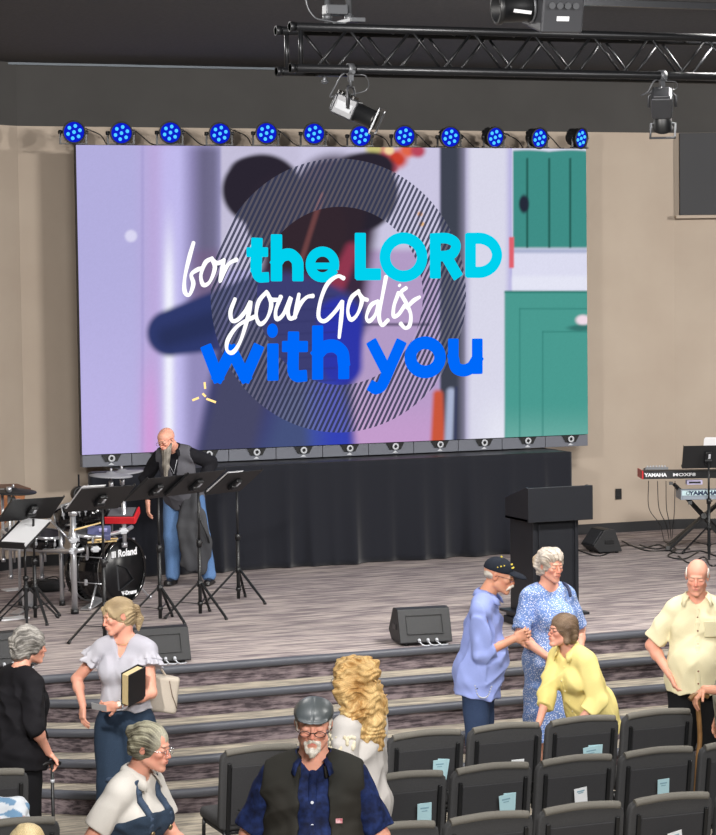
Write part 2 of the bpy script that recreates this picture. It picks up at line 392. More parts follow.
led = thing('video_wall', (SX, SY, SZ), 0, 'large lit video wall showing cyan, white and blue lettering above the black skirt', 'screen')
nx, nz = 440, 240
gx, gz = np.meshgrid(np.linspace(0, SW, nx+1), np.linspace(0, SH, nz+1))
ppx, ppy = to_px(gx+SX, np.full_like(gx, SY), gz+SZ)
cols = screen_colours(ppx, ppy)
me = bpy.data.meshes.new('display')
vv = np.stack([gx, np.zeros_like(gx), gz], -1).reshape(-1, 3)
idx = np.arange((nx+1)*(nz+1)).reshape(nz+1, nx+1)
fc = np.stack([idx[:-1, :-1], idx[:-1, 1:], idx[1:, 1:], idx[1:, :-1]], -1).reshape(-1, 4)
me.from_pydata(vv.tolist(), [], fc.tolist())
ca = me.color_attributes.new('col', 'FLOAT_COLOR', 'POINT')
ca.data.foreach_set('color', np.concatenate([cols.reshape(-1, 3), np.ones((vv.shape[0], 1))], 1).astype(np.float32).ravel())
m, nt, b = nmat('lit_display')
vc = N(nt, 'ShaderNodeVertexColor', layer_name='col'); tc = N(nt, 'ShaderNodeTexCoord'); sp = N(nt, 'ShaderNodeSeparateXYZ'); nt.links.new(tc.outputs['Object'], sp.inputs[0])
def math_(op, a, bb=None, cc=None):
    n = nt.nodes.new('ShaderNodeMath'); n.operation = op
    for i, x in enumerate((a, bb, cc)):
        if x is None: continue
        if isinstance(x, (int, float)): n.inputs[i].default_value = x
        else: nt.links.new(x, n.inputs[i])
    return n.outputs[0]
c0 = at(341, 296, Y=SY)
dx = math_('SUBTRACT', sp.outputs[0], c0.x-SX); dz = math_('SUBTRACT', sp.outputs[2], c0.z-SZ)
rr = math_('SQRT', math_('ADD', math_('MULTIPLY', dx, dx), math_('MULTIPLY', dz, dz)))
R1 = 136/98.4; R0 = R1*.65
ring = math_('MULTIPLY', math_('GREATER_THAN', rr, R0), math_('LESS_THAN', rr, R1))
ph = math_('SUBTRACT', math_('MULTIPLY', dx, math.sin(1.09)), math_('MULTIPLY', dz, math.cos(1.09)))
st = math_('GREATER_THAN', math_('SINE', math_('MULTIPLY', ph, 2*PI/.0485)), -.1)
mk = math_('MULTIPLY', math_('MULTIPLY', ring, st), .92)
mx = N(nt, 'ShaderNodeMixRGB'); nt.links.new(mk, mx.inputs[0]); nt.links.new(vc.outputs[0], mx.inputs[1]); mx.inputs[2].default_value = lin('#383c54')
gp = math_('MULTIPLY', math_('MULTIPLY', ring, math_('SUBTRACT', 1.0, st)), .1)
mx2 = N(nt, 'ShaderNodeMixRGB'); nt.links.new(gp, mx2.inputs[0]); nt.links.new(mx.outputs[0], mx2.inputs[1]); mx2.inputs[2].default_value = lin('#e6e2f4')
em = N(nt, 'ShaderNodeEmission', Strength=1.0); nt.links.new(mx2.outputs[0], em.inputs[0])
nt.links.new(em.outputs[0], nt.nodes['Material Output'].inputs[0])
me.materials.append(m)
o = bpy.data.objects.new('display', me); COL.objects.link(o); o.parent = led
# cabinets behind the display
mb = MB(); mb.box((SW/2, .042, SH/2), (SW+.006, .08, SH+.006)); mb.build('cabinet', m_blkp, led, bevel=.004)
mb = MB()
for i in range(12): mb.box((min(max(i*.5, .1), SW-.1), .16, SH/2), (.05, .12, SH-.05))
for z in (.4, 1.5, 2.6): mb.box((SW/2, .22, z), (SW-.25, .04, .06))
mb.build('rear_frame', m_blk, led)
# lettering on the display: brush strokes and rounded capitals
def glow(name, c, k=1.0):
    mm, nt2, _ = nmat(name); e = N(nt2, 'ShaderNodeEmission', Strength=k); e.inputs[0].default_value = lin(c)
    nt2.links.new(e.outputs[0], nt2.nodes['Material Output'].inputs[0]); return mm
m_wht, m_cya, m_blu, m_gold = glow('white_lettering', '#ffffff', 1.15), glow('cyan_lettering', '#00cdea', 1.05), glow('blue_lettering', '#0067f5', 1.05), glow('gold_spark', '#ffd88a', 1.4)
def flat_stroke(mb, pts, w, dy, smooth=True):
    """flat round-ended stroke on the display; pts in photograph pixels, w the stroke's half-width in metres (number or list)"""
    P = [Vector(((q := at(x, y, Y=SY)).x-SX, q.z-SZ)) for x, y in pts]
    n0 = len(P)
    if smooth and n0 > 2:
        W = [w]*n0 if not isinstance(w, (list, tuple)) else list(w)
        k = 7; P3 = crv([(p.x, p.y, W[i]) for i, p in enumerate(P)], k); P = [Vector((p.x, p.y)) for p in P3]; W = [p.z for p in P3]
    else: W = [w]*n0 if not isinstance(w, (list, tuple)) else list(w)
    vs = []; L = len(P)
    for i in range(L):
        d = (P[min(i+1, L-1)]-P[max(i-1, 0)]).normalized(); nr = Vector((-d.y, d.x))
        for s in (1, -1): q = P[i]+nr*W[i]*s; vs.append((q.x, dy, q.y))
    mb.add(vs, [(2*i, 2*i+1, 2*i+3, 2*i+2) for i in range(L-1)])
    for e in ([0, L-1] if smooth and n0 > 2 else range(L)):
        d = (P[min(e+1, L-1)]-P[max(e-1, 0)]).normalized(); vs = []; sq = .5 if (smooth and W[e] < .04) or (P[0]-P[-1]).length < .02 else .22
        for k in range(24):
            c_, s_ = math.cos(2*PI*k/24), math.sin(2*PI*k/24); u = abs(c_)**sq*2**0*(1 if c_ > 0 else -1) if sq < .4 else c_; v = abs(s_)**sq*(1 if s_ > 0 else -1) if sq < .4 else s_
            vs.append((P[e].x+W[e]*(d.x*u*.8-d.y*v), dy-.0002, P[e].y+W[e]*(d.y*u*.8+d.x*v)))
        mb.add(vs, [tuple(range(24))])
def Z1(l, ox=170, oy=230, s=3.978): return [(ox+x/s, oy+y/s) for x, y in l]
def Z2(l): return Z1(l, 340, 220)
def Z3(l): return Z1(l, 190, 300)
def Z4(l): return Z1(l, 330, 300)
mb = MB(); b_ = .021
def brush(p, w=b_):
    n = len(p); flat_stroke(mb, p, [w*(.75+.35*abs(math.sin(i*1.7+n))) for i in range(n)], -.006-.0004*len(mb.v)/400)
for p in (Z1([(93, 50), (76, 110), (58, 190), (58, 245), (76, 258), (92, 215), (84, 178), (108, 158), (128, 152)]),
          Z1([(168, 112), (140, 130), (122, 180), (132, 218), (158, 205), (178, 150), (166, 116), (186, 132), (212, 122)]),
          Z1([(214, 118), (206, 160), (198, 206), (214, 165), (236, 132), (264, 118)]),
          Z1([(258, 274), (240, 325), (246, 360), (270, 356), (300, 322), (320, 285), (308, 350), (280, 440), (250, 486), (226, 478), (230, 436), (270, 380), (335, 345)]),
          Z1([(384, 245), (352, 285), (342, 340), (358, 374), (386, 350), (402, 295), (386, 248), (400, 275), (430, 278)]),
          Z1([(440, 265), (420, 320), (424, 354), (450, 335), (480, 268), (468, 320), (476, 352), (498, 345)]),
          Z1([(512, 255), (502, 310), (494, 352), (514, 300), (542, 268), (568, 262)]),
          Z1([(690, 192), (665, 184), (625, 215), (598, 280), (590, 345), (615, 362), (655, 325), (684, 285)]),
          Z1([(686, 284), (680, 350), (672, 428)]),
          Z2([(74, 282), (44, 310), (30, 360), (42, 396), (68, 375), (86, 320), (70, 284), (88, 310), (108, 318)]),
          Z2([(150, 322), (122, 340), (104, 385), (116, 402), (140, 375), (154, 325)]),
          Z2([(182, 226), (166, 310), (154, 380), (166, 418), (190, 398)]),
          Z2([(232, 290), (214, 340), (212, 382), (232, 375), (256, 340)]),
          Z2([(262, 270), (242, 290), (262, 330), (280, 375), (276, 418), (258, 430), (240, 412)]),
          Z2([(264, 350), (290, 322), (316, 306)])): brush(p)
dotp = Z2([(234, 262), (238, 258)]); flat_stroke(mb, dotp, .014, -.0055, False)
mb.build('script_lettering', m_wht, led)
def ell(cx, cy, rx, ry, a0, a1, n=26): return [(cx+rx*math.cos(math.radians(a0+(a1-a0)*i/n)), cy-ry*math.sin(math.radians(a0+(a1-a0)*i/n))) for i in range(n+1)]
mb = MB(); w = .061
S = lambda p, k=w, sm=False: flat_stroke(mb, p, k, -.004-.0003*(len(mb.v) % 7), sm)
S(Z1([(345, 50), (342, 150)])); S(Z1([(342, 140), (344, 172), (356, 188), (378, 188)]), w*.85, True); S(Z1([(318, 88), (375, 88)]), w*.8)
S(Z1([(423, 36), (423, 185)])); S(Z1([(423, 130), (445, 104), (478, 98), (504, 122), (508, 150)]), w, True); S(Z1([(508, 145), (508, 185)]))
S(Z1(ell(606, 137, 48, 51, -8, 325)), w*.82); S(Z1([(568, 143), (648, 143)]), w*.55)
S(Z2([(80, 70), (80, 216)])); S(Z2([(80, 216), (145, 216)]))
S(Z2(ell(252, 148, 74, 76, 0, 360, 40)), w*.96)
S(Z2([(378, 72), (378, 214)])); S(Z2([(378, 73), (425, 73), (455, 88), (460, 110), (446, 134), (420, 143), (378, 143)]), w*.9, True); S(Z2([(422, 145), (462, 214)]))
S(Z2([(518, 72), (518, 208)])); S(Z2([(518, 73), (570, 75), (608, 98), (624, 140), (608, 182), (570, 206), (518, 208)]), w*.95, True)
mb.build('cyan_lettering', m_cya, led)
mb = MB(); w = .067
S(Z3([(68, 198), (110, 308)])); S(Z3([(110, 308), (165, 200)])); S(Z3([(165, 200), (220, 308)])); S(Z3([(220, 308), (268, 196)]))
S(Z3([(329, 192), (329, 302)])); flat_stroke(mb, Z3([(327, 122), (327.5, 122)]), .072, -.0042, False)
S(Z3([(411, 144), (409, 270)])); S(Z3([(409, 262), (412, 290), (426, 303), (448, 302)]), w*.9, True); S(Z3([(382, 185), (452, 185)]), w*.85)
S(Z3([(507, 120), (507, 298)])); S(Z3([(507, 215), (535, 188), (575, 184), (605, 208), (611, 245)]), w, True); S(Z3([(611, 240), (611, 296)]))
S(Z4([(170, 178), (225, 285)])); S(Z4([(278, 178), (220, 310)])); S(Z4([(222, 300), (205, 340), (182, 352), (170, 346)]), w*.9, True)
S(Z4(ell(378, 228, 59, 58, 0, 360, 36)), w*.98)
S(Z4([(490, 172), (490, 235)])); S(Z4([(490, 230), (500, 268), (530, 280), (562, 268), (584, 235)]), w*.95, True); S(Z4([(585, 172), (585, 276)]))
mb.build('blue_lettering', m_blu, led)
mb = MB()
for (x0, y0, x1, y1) in ((204.5, 383, 205, 388), (193, 400, 198, 398), (207, 399, 215, 402), (203, 394, 205, 396)): flat_stroke(mb, [(x0, y0), (x1, y1)], .011, -.004, False)
mb.build('sparkle', m_gold, led)
# grey plinth panels with their black brackets
m_plinth = mat('plinth_grey', '#62656f', .5); m_silv = mat('silver_paint', '#b9bcc2', .4)
zb = at(82, 467.5, Y=SY).z
for i in range(11):
    h = SZ-zb; mb = MB(); mb.box((.25+i*.5, .05, -h/2-.004), (.494, .1, h-.006)); pn = mb.build('plinth_panel', m_plinth, led, bevel=.003)
    cx = .29+i*.5; mb = MB()
    mb.prism([(cx-.1, -.012, -.006), (cx+.1, -.012, -.006), (cx+.06, -.012, -h*.62), (cx-.06, -.012, -h*.62)], (0, .012, 0)); br = mb.build('bracket', m_blk, pn)
    mb = MB(); mb.lathe([(.018, 0), (.035, 0), (.035, .012), (.018, .012), (.018, 0)], (cx, -.026, -h*.36), (0, 1, 0), 18); mb.build('ring', m_silv, br)
    mb = MB(); mb.prism([(cx-.03, -.006, -h*.9), (cx+.03, -.006, -h*.9), (cx, -.006, -h*.7)], (0, .006, 0)); mb.build('foot', m_silv, br)
# ================================================================== blue stage lamps on top of the wall
m_lens = glow('blue_lamp_glass', '#0c1ec8', 1.0); m_led = glow('blue_lamp_diode', '#46b4f6', 1.5)
TOPZ = SZ+SH+.006
def par_lamp(px, py, yaw, tilt, label):
    p = at(px, py, Y=SY-.02)
    t = thing('stage_lamp', (p.x, SY+.03, TOPZ), 0, label, 'stage light', 'blue stage lamps along the top of the video wall')
    h = p.z-TOPZ
    R = Euler((tilt, 0, yaw)).to_matrix()                  # the face looks along -Y before turning
    def q(v): return R @ Vector(v)+Vector((0, -.03, h))
    mb = MB(); ax = R @ Vector((0, -1, 0))
    mb.lathe([(0, -.13), (.05, -.13), (.078, -.1), (.1, -.03), (.105, .03), (.113, .035), (.113, .05), (.1, .052), (.098, .04)], q((0, 0, 0)), ax, 28)
    for k in range(5): a = PI*.2+k*PI*.15; mb.box(q((.09*math.cos(a), .06, .09*math.sin(a))), (.01, .07, .03), R @ Euler((0, -a, 0)).to_matrix())
    mb.build('housing', m_blkp, t)
    mb = MB(); mb.lathe([(0, .036), (.097, .036)], q((0, 0, 0)), ax, 28); fc_ = mb.build('lens', m_lens, t)
    for k in range(7):
        a = 0 if k == 6 else k*PI/3+.3; r = 0 if k == 6 else .06
        mb = MB(); mb.ball(q((r*math.cos(a), -.038, r*math.sin(a))), .018, 10); mb.build('diode', m_led, fc_)
    mb = MB(); u = Matrix.Rotation(yaw, 3, 'Z')
    for s in (-1, 1): mb.bar(u @ Vector((s*.125, -.03, .0)), u @ Vector((s*.125, -.03, h+.02)), .02, .008)
    mb.box(u @ Vector((0, -.03, .006)), (.27, .05, .01), u)
    mb.build('yoke', m_blk, t)
    for s in (-1, 1):
        mb = MB(); mb.cyl(u @ Vector((s*.105, -.03, h)), u @ Vector((s*.145, -.03, h)), .018); mb.build('knob', m_blk, t)
    return t
P_L = [(74, 132), (122, 133), (171, 132.5), (220.5, 133.5), (267, 133), (314.5, 133.5), (361, 136), (405, 136), (450, 137), (494, 137), (538, 138), (579, 138)]
ordn = ['first', 'second', 'third', 'fourth', 'fifth', 'sixth', 'seventh', 'eighth', 'ninth', 'tenth', 'eleventh', 'last']
for i, (x, y) in enumerate(P_L):
    yw = -.15 if i < 8 else (.05, .3, .35, .6)[i-8]
    if i == 0: yw = .0
    par_lamp(x, y, yw-.12, .05 if i < 9 else .12, 'blue lit stage lamp on the video wall, %s from the left' % ordn[i] if i < 11 else 'blue lit stage lamp turned aside at the right end of the video wall')
    if i < 11:
        x2, y2 = P_L[i+1]; a, c = at(x+8, y-5, Y=SY+.05), at(x2-6, y2+8, Y=SY+.08); mid = (a+c)/2
        sag = .05 if i % 3 else -.02
        mb = MB(); mb.tube(crv([a, a.lerp(c, .3)+Vector((0, .04, -sag*.4)), a.lerp(c, .6)+Vector((0, .05, -sag-.02)), (c.x-.08, c.y+.05, TOPZ+.008)], 6), .0055, 6)
        tag(mb.build('power_cable', m_blk), 'thin black cable looping from the %s to the %s blue lamp' % (ordn[i], ordn[i+1]), 'cable', 'cables between the blue lamps')
# ================================================================== platform under the wall, hidden by a pleated skirt
pl = thing('platform', (0, 0, STAGE), 0, 'black platform carrying the video wall behind a pleated skirt', 'platform')
xa, xb, yf = 5.905, 10.985, 21.9; zt = zb-STAGE-.012
mb = MB(); mb.box(((xa+xb+.3)/2, (yf+.06+22.75)/2, zt-.02), (xb-xa-.38, 22.75-yf-.06, .04)); mb.box((xa+.2, yf+.1, zt-.02), (.36, .1, .04)); mb.build('deck', m_blk, pl)
for sx in np.linspace(xa+.4, xb-.1, 6):
    for yy in (yf+.15, 22.6): mb = MB(); mb.cyl((sx, yy, 0), (sx, yy, zt-.04), .025); mb.build('leg', m_blk, pl)
m_skirt = mat('black_velvet', '#181a22', .85, spec=.2, sheen=.2)
mb = MB(); rng = random.Random(4)
pathp = [(xa, 22.7), (xa, yf)]; 
line = [(xa, yf+.06-.02*i) for i in range(3)]+[(xa+.015*i, yf) for i in range(int((xb-xa)/.015)+1)]+[(xb, yf+.02*i) for i in range(int((22.7-yf)/.02))]
nzs = 16; L = len(line); pleat = np.zeros(L); c = 0.0
pos = 0
centres = []
while pos < L: centres.append(pos); pos += rng.randint(14, 30)
for q in centres:
    wd = rng.uniform(2.5, 5.5); am = rng.uniform(.5, 1.2)
    pleat += am*np.exp(-((np.arange(L)-q)/wd)**2)
wave = np.array([math.sin(i*.11+2*math.sin(i*.023))+.5*math.sin(i*.27+1) for i in range(L)])
vs = []
for j in range(nzs+1):
    f_ = j/nzs; z = .006+(zt-.006)*(1-f_)
    for i, (x, y) in enumerate(line):
        d_ = (-pleat[i]*.05*(.3+.8*f_)+wave[i]*.035*f_)
        if x == xa and y > yf+.01: vs.append((x+d_, y, z))
        elif x == xb or x > xb-.01: vs.append((xb-d_, y, z))
        else: vs.append((x+.01*f_*math.sin(i*.4), y+d_+.035*f_*-1, z))
mb.add(vs, [(j*L+i, j*L+i+1, (j+1)*L+i+1, (j+1)*L+i) for j in range(nzs) for i in range(L-1)], 0, True)
sk = mb.build('skirt', m_skirt, pl)
so = sk.modifiers.new('thickness', 'SOLIDIFY'); so.thickness = .004; so.offset = 0
# ================================================================== lectern
RTV = Vector((math.cos(YAW), -math.sin(YAW), 0)); TOC = Vector((-math.sin(YAW), -math.cos(YAW), 0))
m_lect = mat('black_lectern', '#17181d', .42, noise=(3, '#1e2025', .6), spec=.4)
p = at(532.8, 629, z=STAGE)
t = thing('lectern', (p.x, p.y, STAGE), 0, 'tall black wooden lectern with a wide desk box on the stage edge', 'lectern')
mb = MB(); mb.box((.205, .21, .49), (.41, .42, .80)); mb.build('column', m_lect, t, bevel=.006)
mb = MB(); mb.box((.205, -.006, .5), (.3, .012, .7)); mb.box((.016, -.008, .5), (.03, .018, .8)); mb.box((.394, -.008, .5), (.03, .018, .8)); mb.build('front_moulding', m_lect, t, bevel=.003)
mb = MB(); mb.box((.205, .21, .03), (.5, .5, .06)); mb.box((.205, .21, .078), (.47, .47, .04)); mb.box((.205, .21, .105), (.56, .54, .022)); mb.build('base', m_lect, t, bevel=.005)
mb = MB(); x0, x1, y0, y1 = -.06, .5, -.06, .38; z0, z1, z2 = .87, 1.13, 1.04
for x in (x0, x1-.02):
    mb = MB(); mb.prism([(x, y0, z0), (x, y0, z1+.012), (x, y0+.05, z1+.02), (x, y1, z2), (x, y1, z0)], (.02, 0, 0)); mb.build('side_panel', m_lect, t, bevel=.003)
mb = MB(); mb.box(((x0+x1)/2, y0-.01, (z0+z1)/2+.01), (x1-x0+.02, .022, z1-z0+.02)); mb.build('front_panel', m_lect, t, bevel=.004)
mb = MB(); mb.prism([(x0+.02, y0, z1-.02), (x0+.02, y1, z2-.05), (x0+.02, y1, z2-.07), (x0+.02, y0, z1-.04)], (x1-x0-.04, 0, 0)); mb.box(((x0+x1)/2, (y0+y1)/2, z0+.012), (x1-x0, y1-y0, .022)); mb.build('desk_top', m_lect, t, bevel=.002)
# ================================================================== floor monitors
m_blkp.node_tree.nodes['Principled BSDF'].inputs['Base Color'].default_value = lin('#1d1e20')
m_grill = mat('speaker_grille', '#2b2c30', .6, bump=.4, bscale=500)
def wedge(px, py, rz, w, label, h=.31, cables=True):
    p = at(px, py, z=STAGE); t = thing('floor_monitor', (p.x, p.y, STAGE), rz, label, 'speaker', 'wedge monitors on the stage')
    k = h/.31
    prof = [(-.15, .03), (-.14, .02), (.16, .02), (.25, .1), (.1, .3), (.02, .31), (-.05, .3)]
    mb = MB(); mb.prism([(-w/2, y*k, z*k) for y, z in prof], (w, 0, 0)); b_ = mb.build('cabinet', m_blkp, t, bevel=.012, seg=3)
    # recessed rear plate, grille, end handles, feet
    d = Vector((0, .1, .27)).normalized(); nr = Vector((0, -d.z, d.y)); c = Vector((0, -.1*k, .17*k)); R = Matrix((Vector((1, 0, 0)), -nr, d)).transposed()
    mb = MB(); fr = w*.68
    for s, q in ((Vector((0, 0, 1)), .085*k), (Vector((0, 0, -1)), .075*k)): mb.box(c+R @ (s*q)+nr*.003, (fr, .008, .008), R)
    for s in (-1, 1): mb.box(c+R @ Vector((s*fr/2, 0, .005*k))+nr*.003, (.008, .008, .165*k), R)
    mb.build('rear_plate', m_blk, t)
    g = Vector((0, -.15, .2)).normalized(); R2 = Matrix((Vector((1, 0, 0)), Vector((0, g.z, -g.y)), g)).transposed()
    mb = MB(); mb.box(Vector((0, .178*k, .203*k)), (w-.05, .012, .21*k), R2); mb.build('grille', m_grill, t, bevel=.003)
    for s in (-1, 1):
        mb = MB(); mb.box((s*(w/2+.001), .03*k, .15*k), (.012, .1, .045)); mb.build('handle', m_blk, t, bevel=.004)
    mb = MB()
    for s in (-1, 1): mb.cyl((s*w*.36, -.1*k, 0), (s*w*.36, -.1*k, .022), .02); mb.cyl((s*w*.36, .13*k, 0), (s*w*.36, .13*k, .022), .02)
    mb.build('foot', m_blk, t)
    if cables:
        for i in range(3):
            x = -.06+.07*i; mb = MB(); mb.cyl((x, -.17*k, .035), (x, -.15*k, .05), .012); mb.tube(crv([(x, -.17*k, .035), (x+.02, -.2*k, .012), (x+.06, -.2*k, .008), (x+.09, -.16*k, .008)], 5), .005, 6); mb.build('cable_plug', m_silv, t)
    return t
wedge(422, 643, -.14, .42, 'black wedge floor monitor with silver plugs beside the man in the baseball cap', .285)
wedge(160, 662, -.05, .42, 'black wedge floor monitor at the stage edge behind the woman with the handbag', .27)
wedge(605, 552, 1.55, .3, 'small black floor monitor lying in front of the beige wall, near the keyboards', .25, False)
wedge(6, 667, .1, .42, 'black wedge floor monitor at the left edge, behind the woman with the black cane', .27)
# ================================================================== music stands
m_desk = mat('stand_black', '#1b1c1e', .5)
def music_stand(px, py, dz, label, rz=.5, tilt=.62, sheet=None, legang=.4, spread=.31, hub=.29, dw=.45, dh=.35, flip=False, pole_r=.012):
    """px, py: where the pole meets the floor; dz: height of the desk's middle above the stage"""
    p = at(px, py, z=STAGE); t = thing('music_stand', (p.x, p.y, STAGE), rz, label, 'music stand')
    lower = dz-.1
    mb = MB(); mb.cyl((0, 0, .03), (0, 0, lower*.62), pole_r*1.35); mb.cyl((0, 0, lower*.62), (0, 0, lower+.06), pole_r*.85); mb.build('pole', m_blk, t)
    mb = MB(); mb.cyl((0, 0, lower*.6), (0, 0, lower*.66), pole_r*1.9); mb.cyl((0, 0, lower*.63), (.035, 0, lower*.63), .008); mb.build('clamp', m_blk, t)
    mb = MB(); mb.cyl((0, 0, hub-.03), (0, 0, hub+.02), pole_r*2.1); mb.cyl((0, 0, .1), (0, 0, .13), pole_r*1.9); mb.build('collar', m_blk, t)
    for k in range(3):
        a = legang+k*2*PI/3; f = Vector((math.cos(a)*spread, math.sin(a)*spread, .012)); s0 = Vector((math.cos(a)*.018, math.sin(a)*.018, hub))
        mb = MB(); mb.bar(s0, f, .02, .013, up=(0, 0, 1)); mid = s0.lerp(f, .55); mb.bar(Vector((math.cos(a)*.016, math.sin(a)*.016, .115)), mid, .012, .006)
        lg = mb.build('leg', m_blk, t); mb = MB(); mb.cyl(s0.lerp(f, .93), f+Vector((0, 0, -.01)), .012, .014); mb.build('foot', m_blk, lg)
    # desk: performer side is +Y, so its top edge leans towards -Y
    sgn = 1 if flip else -1
    d = Vector((0, sgn*math.cos(tilt), math.sin(tilt))); nr = Vector((0, math.sin(tilt)*(-sgn), math.cos(tilt)))   # nr: upper side
    R = Matrix((Vector((1, 0, 0)), nr, d)).transposed(); c = Vector((0, 0, dz))+nr*.05
    mb = MB(); mb.box(c, (dw, .004, dh), R)
    for s in (-1, 1): mb.box(c+R @ Vector((s*dw/2, .008, 0)), (.004, .02, dh), R)
    mb.box(c+R @ Vector((0, .025, -dh/2)), (dw, .055, .004), R); mb.box(c+R @ Vector((0, .052, -dh/2+.008)), (dw, .004, .018), R)
    dk = mb.build('desk', m_desk, t, bevel=.0015)
    mb = MB(); mb.box(c+R @ Vector((0, -.02, -.01)), (.07, .035, .15), R); mb.cyl(c+R @ Vector((-.04, -.03, -.03)), c+R @ Vector((.04, -.03, -.03)), .025); mb.build('tilt_bracket', m_blk, t, bevel=.012)
    mb = MB(); mb.box(c+R @ Vector((.01, -.039, .02)), (.022, .003, .05), R); mb.build('maker_plate', m_silv, t)
    if sheet:
        sx, sw, sh, sz = sheet
        mb = MB()
        for q in range(3): mb.box(c+R @ Vector((sx+.004*q, .006+.003*q, sz+.003*q)), (sw, .0015, sh), R @ Matrix.Rotation(.02*q, 3, 'Y'))
        tag(o := mb.build('sheet_music', m_white), label.replace('black music stand', 'white sheets resting on the black music stand') if False else None)
        o.location = t.location; o.rotation_euler = t.rotation_euler
        o['label'] = 'white sheets of paper on the '+label.replace('black ', '', 1); o['category'] = 'paper'
    return t
def dzp(px, py, x2, y2):        # height above the stage of pixel (x2, y2) over the floor point (px, py)
    return at(x2, y2, Y=at(px, py, z=STAGE).y).z-STAGE
music_stand(35.5, 621, dzp(35.5, 621, 36, 514), 'black music stand at the left edge, behind the grey haired woman', rz=.2, dw=.48)
music_stand(105, 641, dzp(105, 641, 101, 504), 'black music stand in front of the bass drum', sheet=(-.15, .21, .32, .03), legang=.9, rz=.25, dw=.48)
music_stand(160.5, 622, dzp(160.5, 622, 157, 493), 'black music stand in front of the jeans of the bearded man', legang=.45)
music_stand(200.5, 617, dzp(200.5, 617, 197, 488), 'black music stand in front of the coat held by the bearded man', legang=.5)
music_stand(238.7, 602, dzp(238.7, 602, 236, 487), 'black music stand right of the bearded man, before the skirt', sheet=(-.14, .21, .3, .02), legang=.55)
music_stand(26.5, 622, dzp(26.5, 622, 28, 540), 'low black music stand holding open white pages by the drums', rz=-.9, tilt=.5, sheet=(-.0, .29, .40, .02), flip=True, dw=.32, dh=.38, legang=1.2)
music_stand(709, 556, dzp(709, 556, 706, 459), 'black music stand above the silver keyboard at the right edge', rz=-.3, tilt=1.2, sheet=(.1, .3, .3, .05), dw=.5, dh=.25, legang=.3)
# ================================================================== drum kit
m_drumblk = mat('gloss_black', '#0e0e10', .12, spec=.6); m_gold = mat('gold_hoop', '#c9a869', .3, metal=.8)
m_pad = mat('rubber_grey', '#85868c', .6); m_padb = mat('rubber_black', '#1a1a1c', .55); m_red = mat('red_plastic', '#c41f27', .45); m_stick = mat('pale_wood', '#d9bd85', .5)
pb = at(106, 606, z=STAGE); KIT = thing('drum_kit', (pb.x, pb.y, STAGE), 0, 'electronic drum kit with black bass drum, chrome rack and grey cymbals', 'drum kit')
m_chr2 = mat('bright_chrome', '#c9cbd0', .28, metal=.75)
def K(px, py, dy=0.0): v = at(px, py, Y=pb.y+dy); return v-Vector((pb.x, pb.y, STAGE))
nb = (RTV*math.sin(.98)+TOC*math.cos(.98)).normalized(); rb = .295
fc0 = K(123.5, 573.5, -.05); fc0.z = max(fc0.z, rb+.015); bc = fc0-nb*.4
mb = MB(); mb.lathe([(rb*.93, 0), (rb*.95, .0), (rb*.95, .4), (rb*.93, .4), (0, .4)], bc, nb, 40); bass = mb.build('bass_drum', m_drumblk, KIT)
mb = MB(); mb.lathe([(rb*.94, .36), (rb, .36), (rb, .41), (rb*.97, .425), (rb*.93, .41)], bc, nb, 40); mb.lathe([(rb*.94, -.02), (rb, -.02), (rb, .03), (rb*.94, .03), (rb*.94, -.02)], bc, nb, 40); mb.build('hoop', m_drumblk, bass)
mb = MB(); mb.lathe([(rb*.96, .033), (rb*1.005, .033), (rb*1.005, .045), (rb*.96, .045)], bc, nb, 40); mb.lathe([(rb*.9, .345), (rb*.965, .345), (rb*.965, .357), (rb*.9, .357)], bc, nb, 40); mb.build('chrome_ring', m_chr2, bass)
mb = MB(); mb.lathe([(0, .408), (rb*.92, .408), (rb*.92, .398)], bc, nb, 40); mb.build('drum_head', mat('black_mesh_head', '#101114', .35), bass)
ub = Vector((0, 0, 1)); rbv = ub.cross(nb).normalized()                # to the reader's right on the head
for k in range(8):
    a = k*PI/4+.3; q = (rbv*math.cos(a)+ub*math.sin(a))
    mb = MB(); mb.cyl(bc+q*rb*1.0+nb*.02, bc+q*rb*1.0+nb*.41, .0045); mb.box(bc+q*rb*1.01+nb*.405, (.02, .02, .02)); mb.box(bc+q*rb*.97+nb*.2, (.025, .03, .05)); mb.build('tension_rod', m_chr2, bass)
Rt = Matrix((rbv, ub, nb)).transposed()
m_txt = mat('white_print', '#eceef2', .5)
def headtext(s, size, x, y, off=0, sx=1): text_on(s, size, bass, bc+nb*.412+rbv*x+ub*y, Rt.to_euler(), m_txt, off, 0, 1, sx)
headtext('Roland', .088, .045, .155, .003, 1.05)
mb = MB()
for i in range(3): mb.box(bc+nb*.413+rbv*(-.165+.02*i)+ub*.155, (.013, .055, .002), Rt)
mb.build('maker_logo', m_txt, bass)
headtext('V-Drums', .05, .06, -.2, .002, 1.1)
mb = MB()
for a, b_ in (((-.1, .06), (.02, .02)), ((-.1, .06), (-.08, -.17)), ((.02, .02), (.12, -.09)), ((.12, -.09), (-.08, -.17))): mb.bar(bc+nb*.411+rbv*a[0]+ub*a[1], bc+nb*.411+rbv*b_[0]+ub*b_[1], .016, .002)
mb.build('head_pattern', mat('charcoal_print', '#26282c', .5), bass)
for s in (-1, 1):
    mb = MB(); q0 = bc+nb*.3+rbv*s*rb*.85; q1 = bc+nb*.36+rbv*s*(rb+.12); q0.z = fc0.z-.1; q1.z = .01; mb.cyl(q0, q1, .01); mb.cyl(q1, q1+Vector((0, 0, .03)), .016); mb.build('spur', m_chr2, bass)
def chrome(pts, r=.02, name='rack_tube', m=None, caps=True):
    mb = MB(); mb.tube(pts, r, 12); o = mb.build(name, m or m_chr2, KIT)
    return o
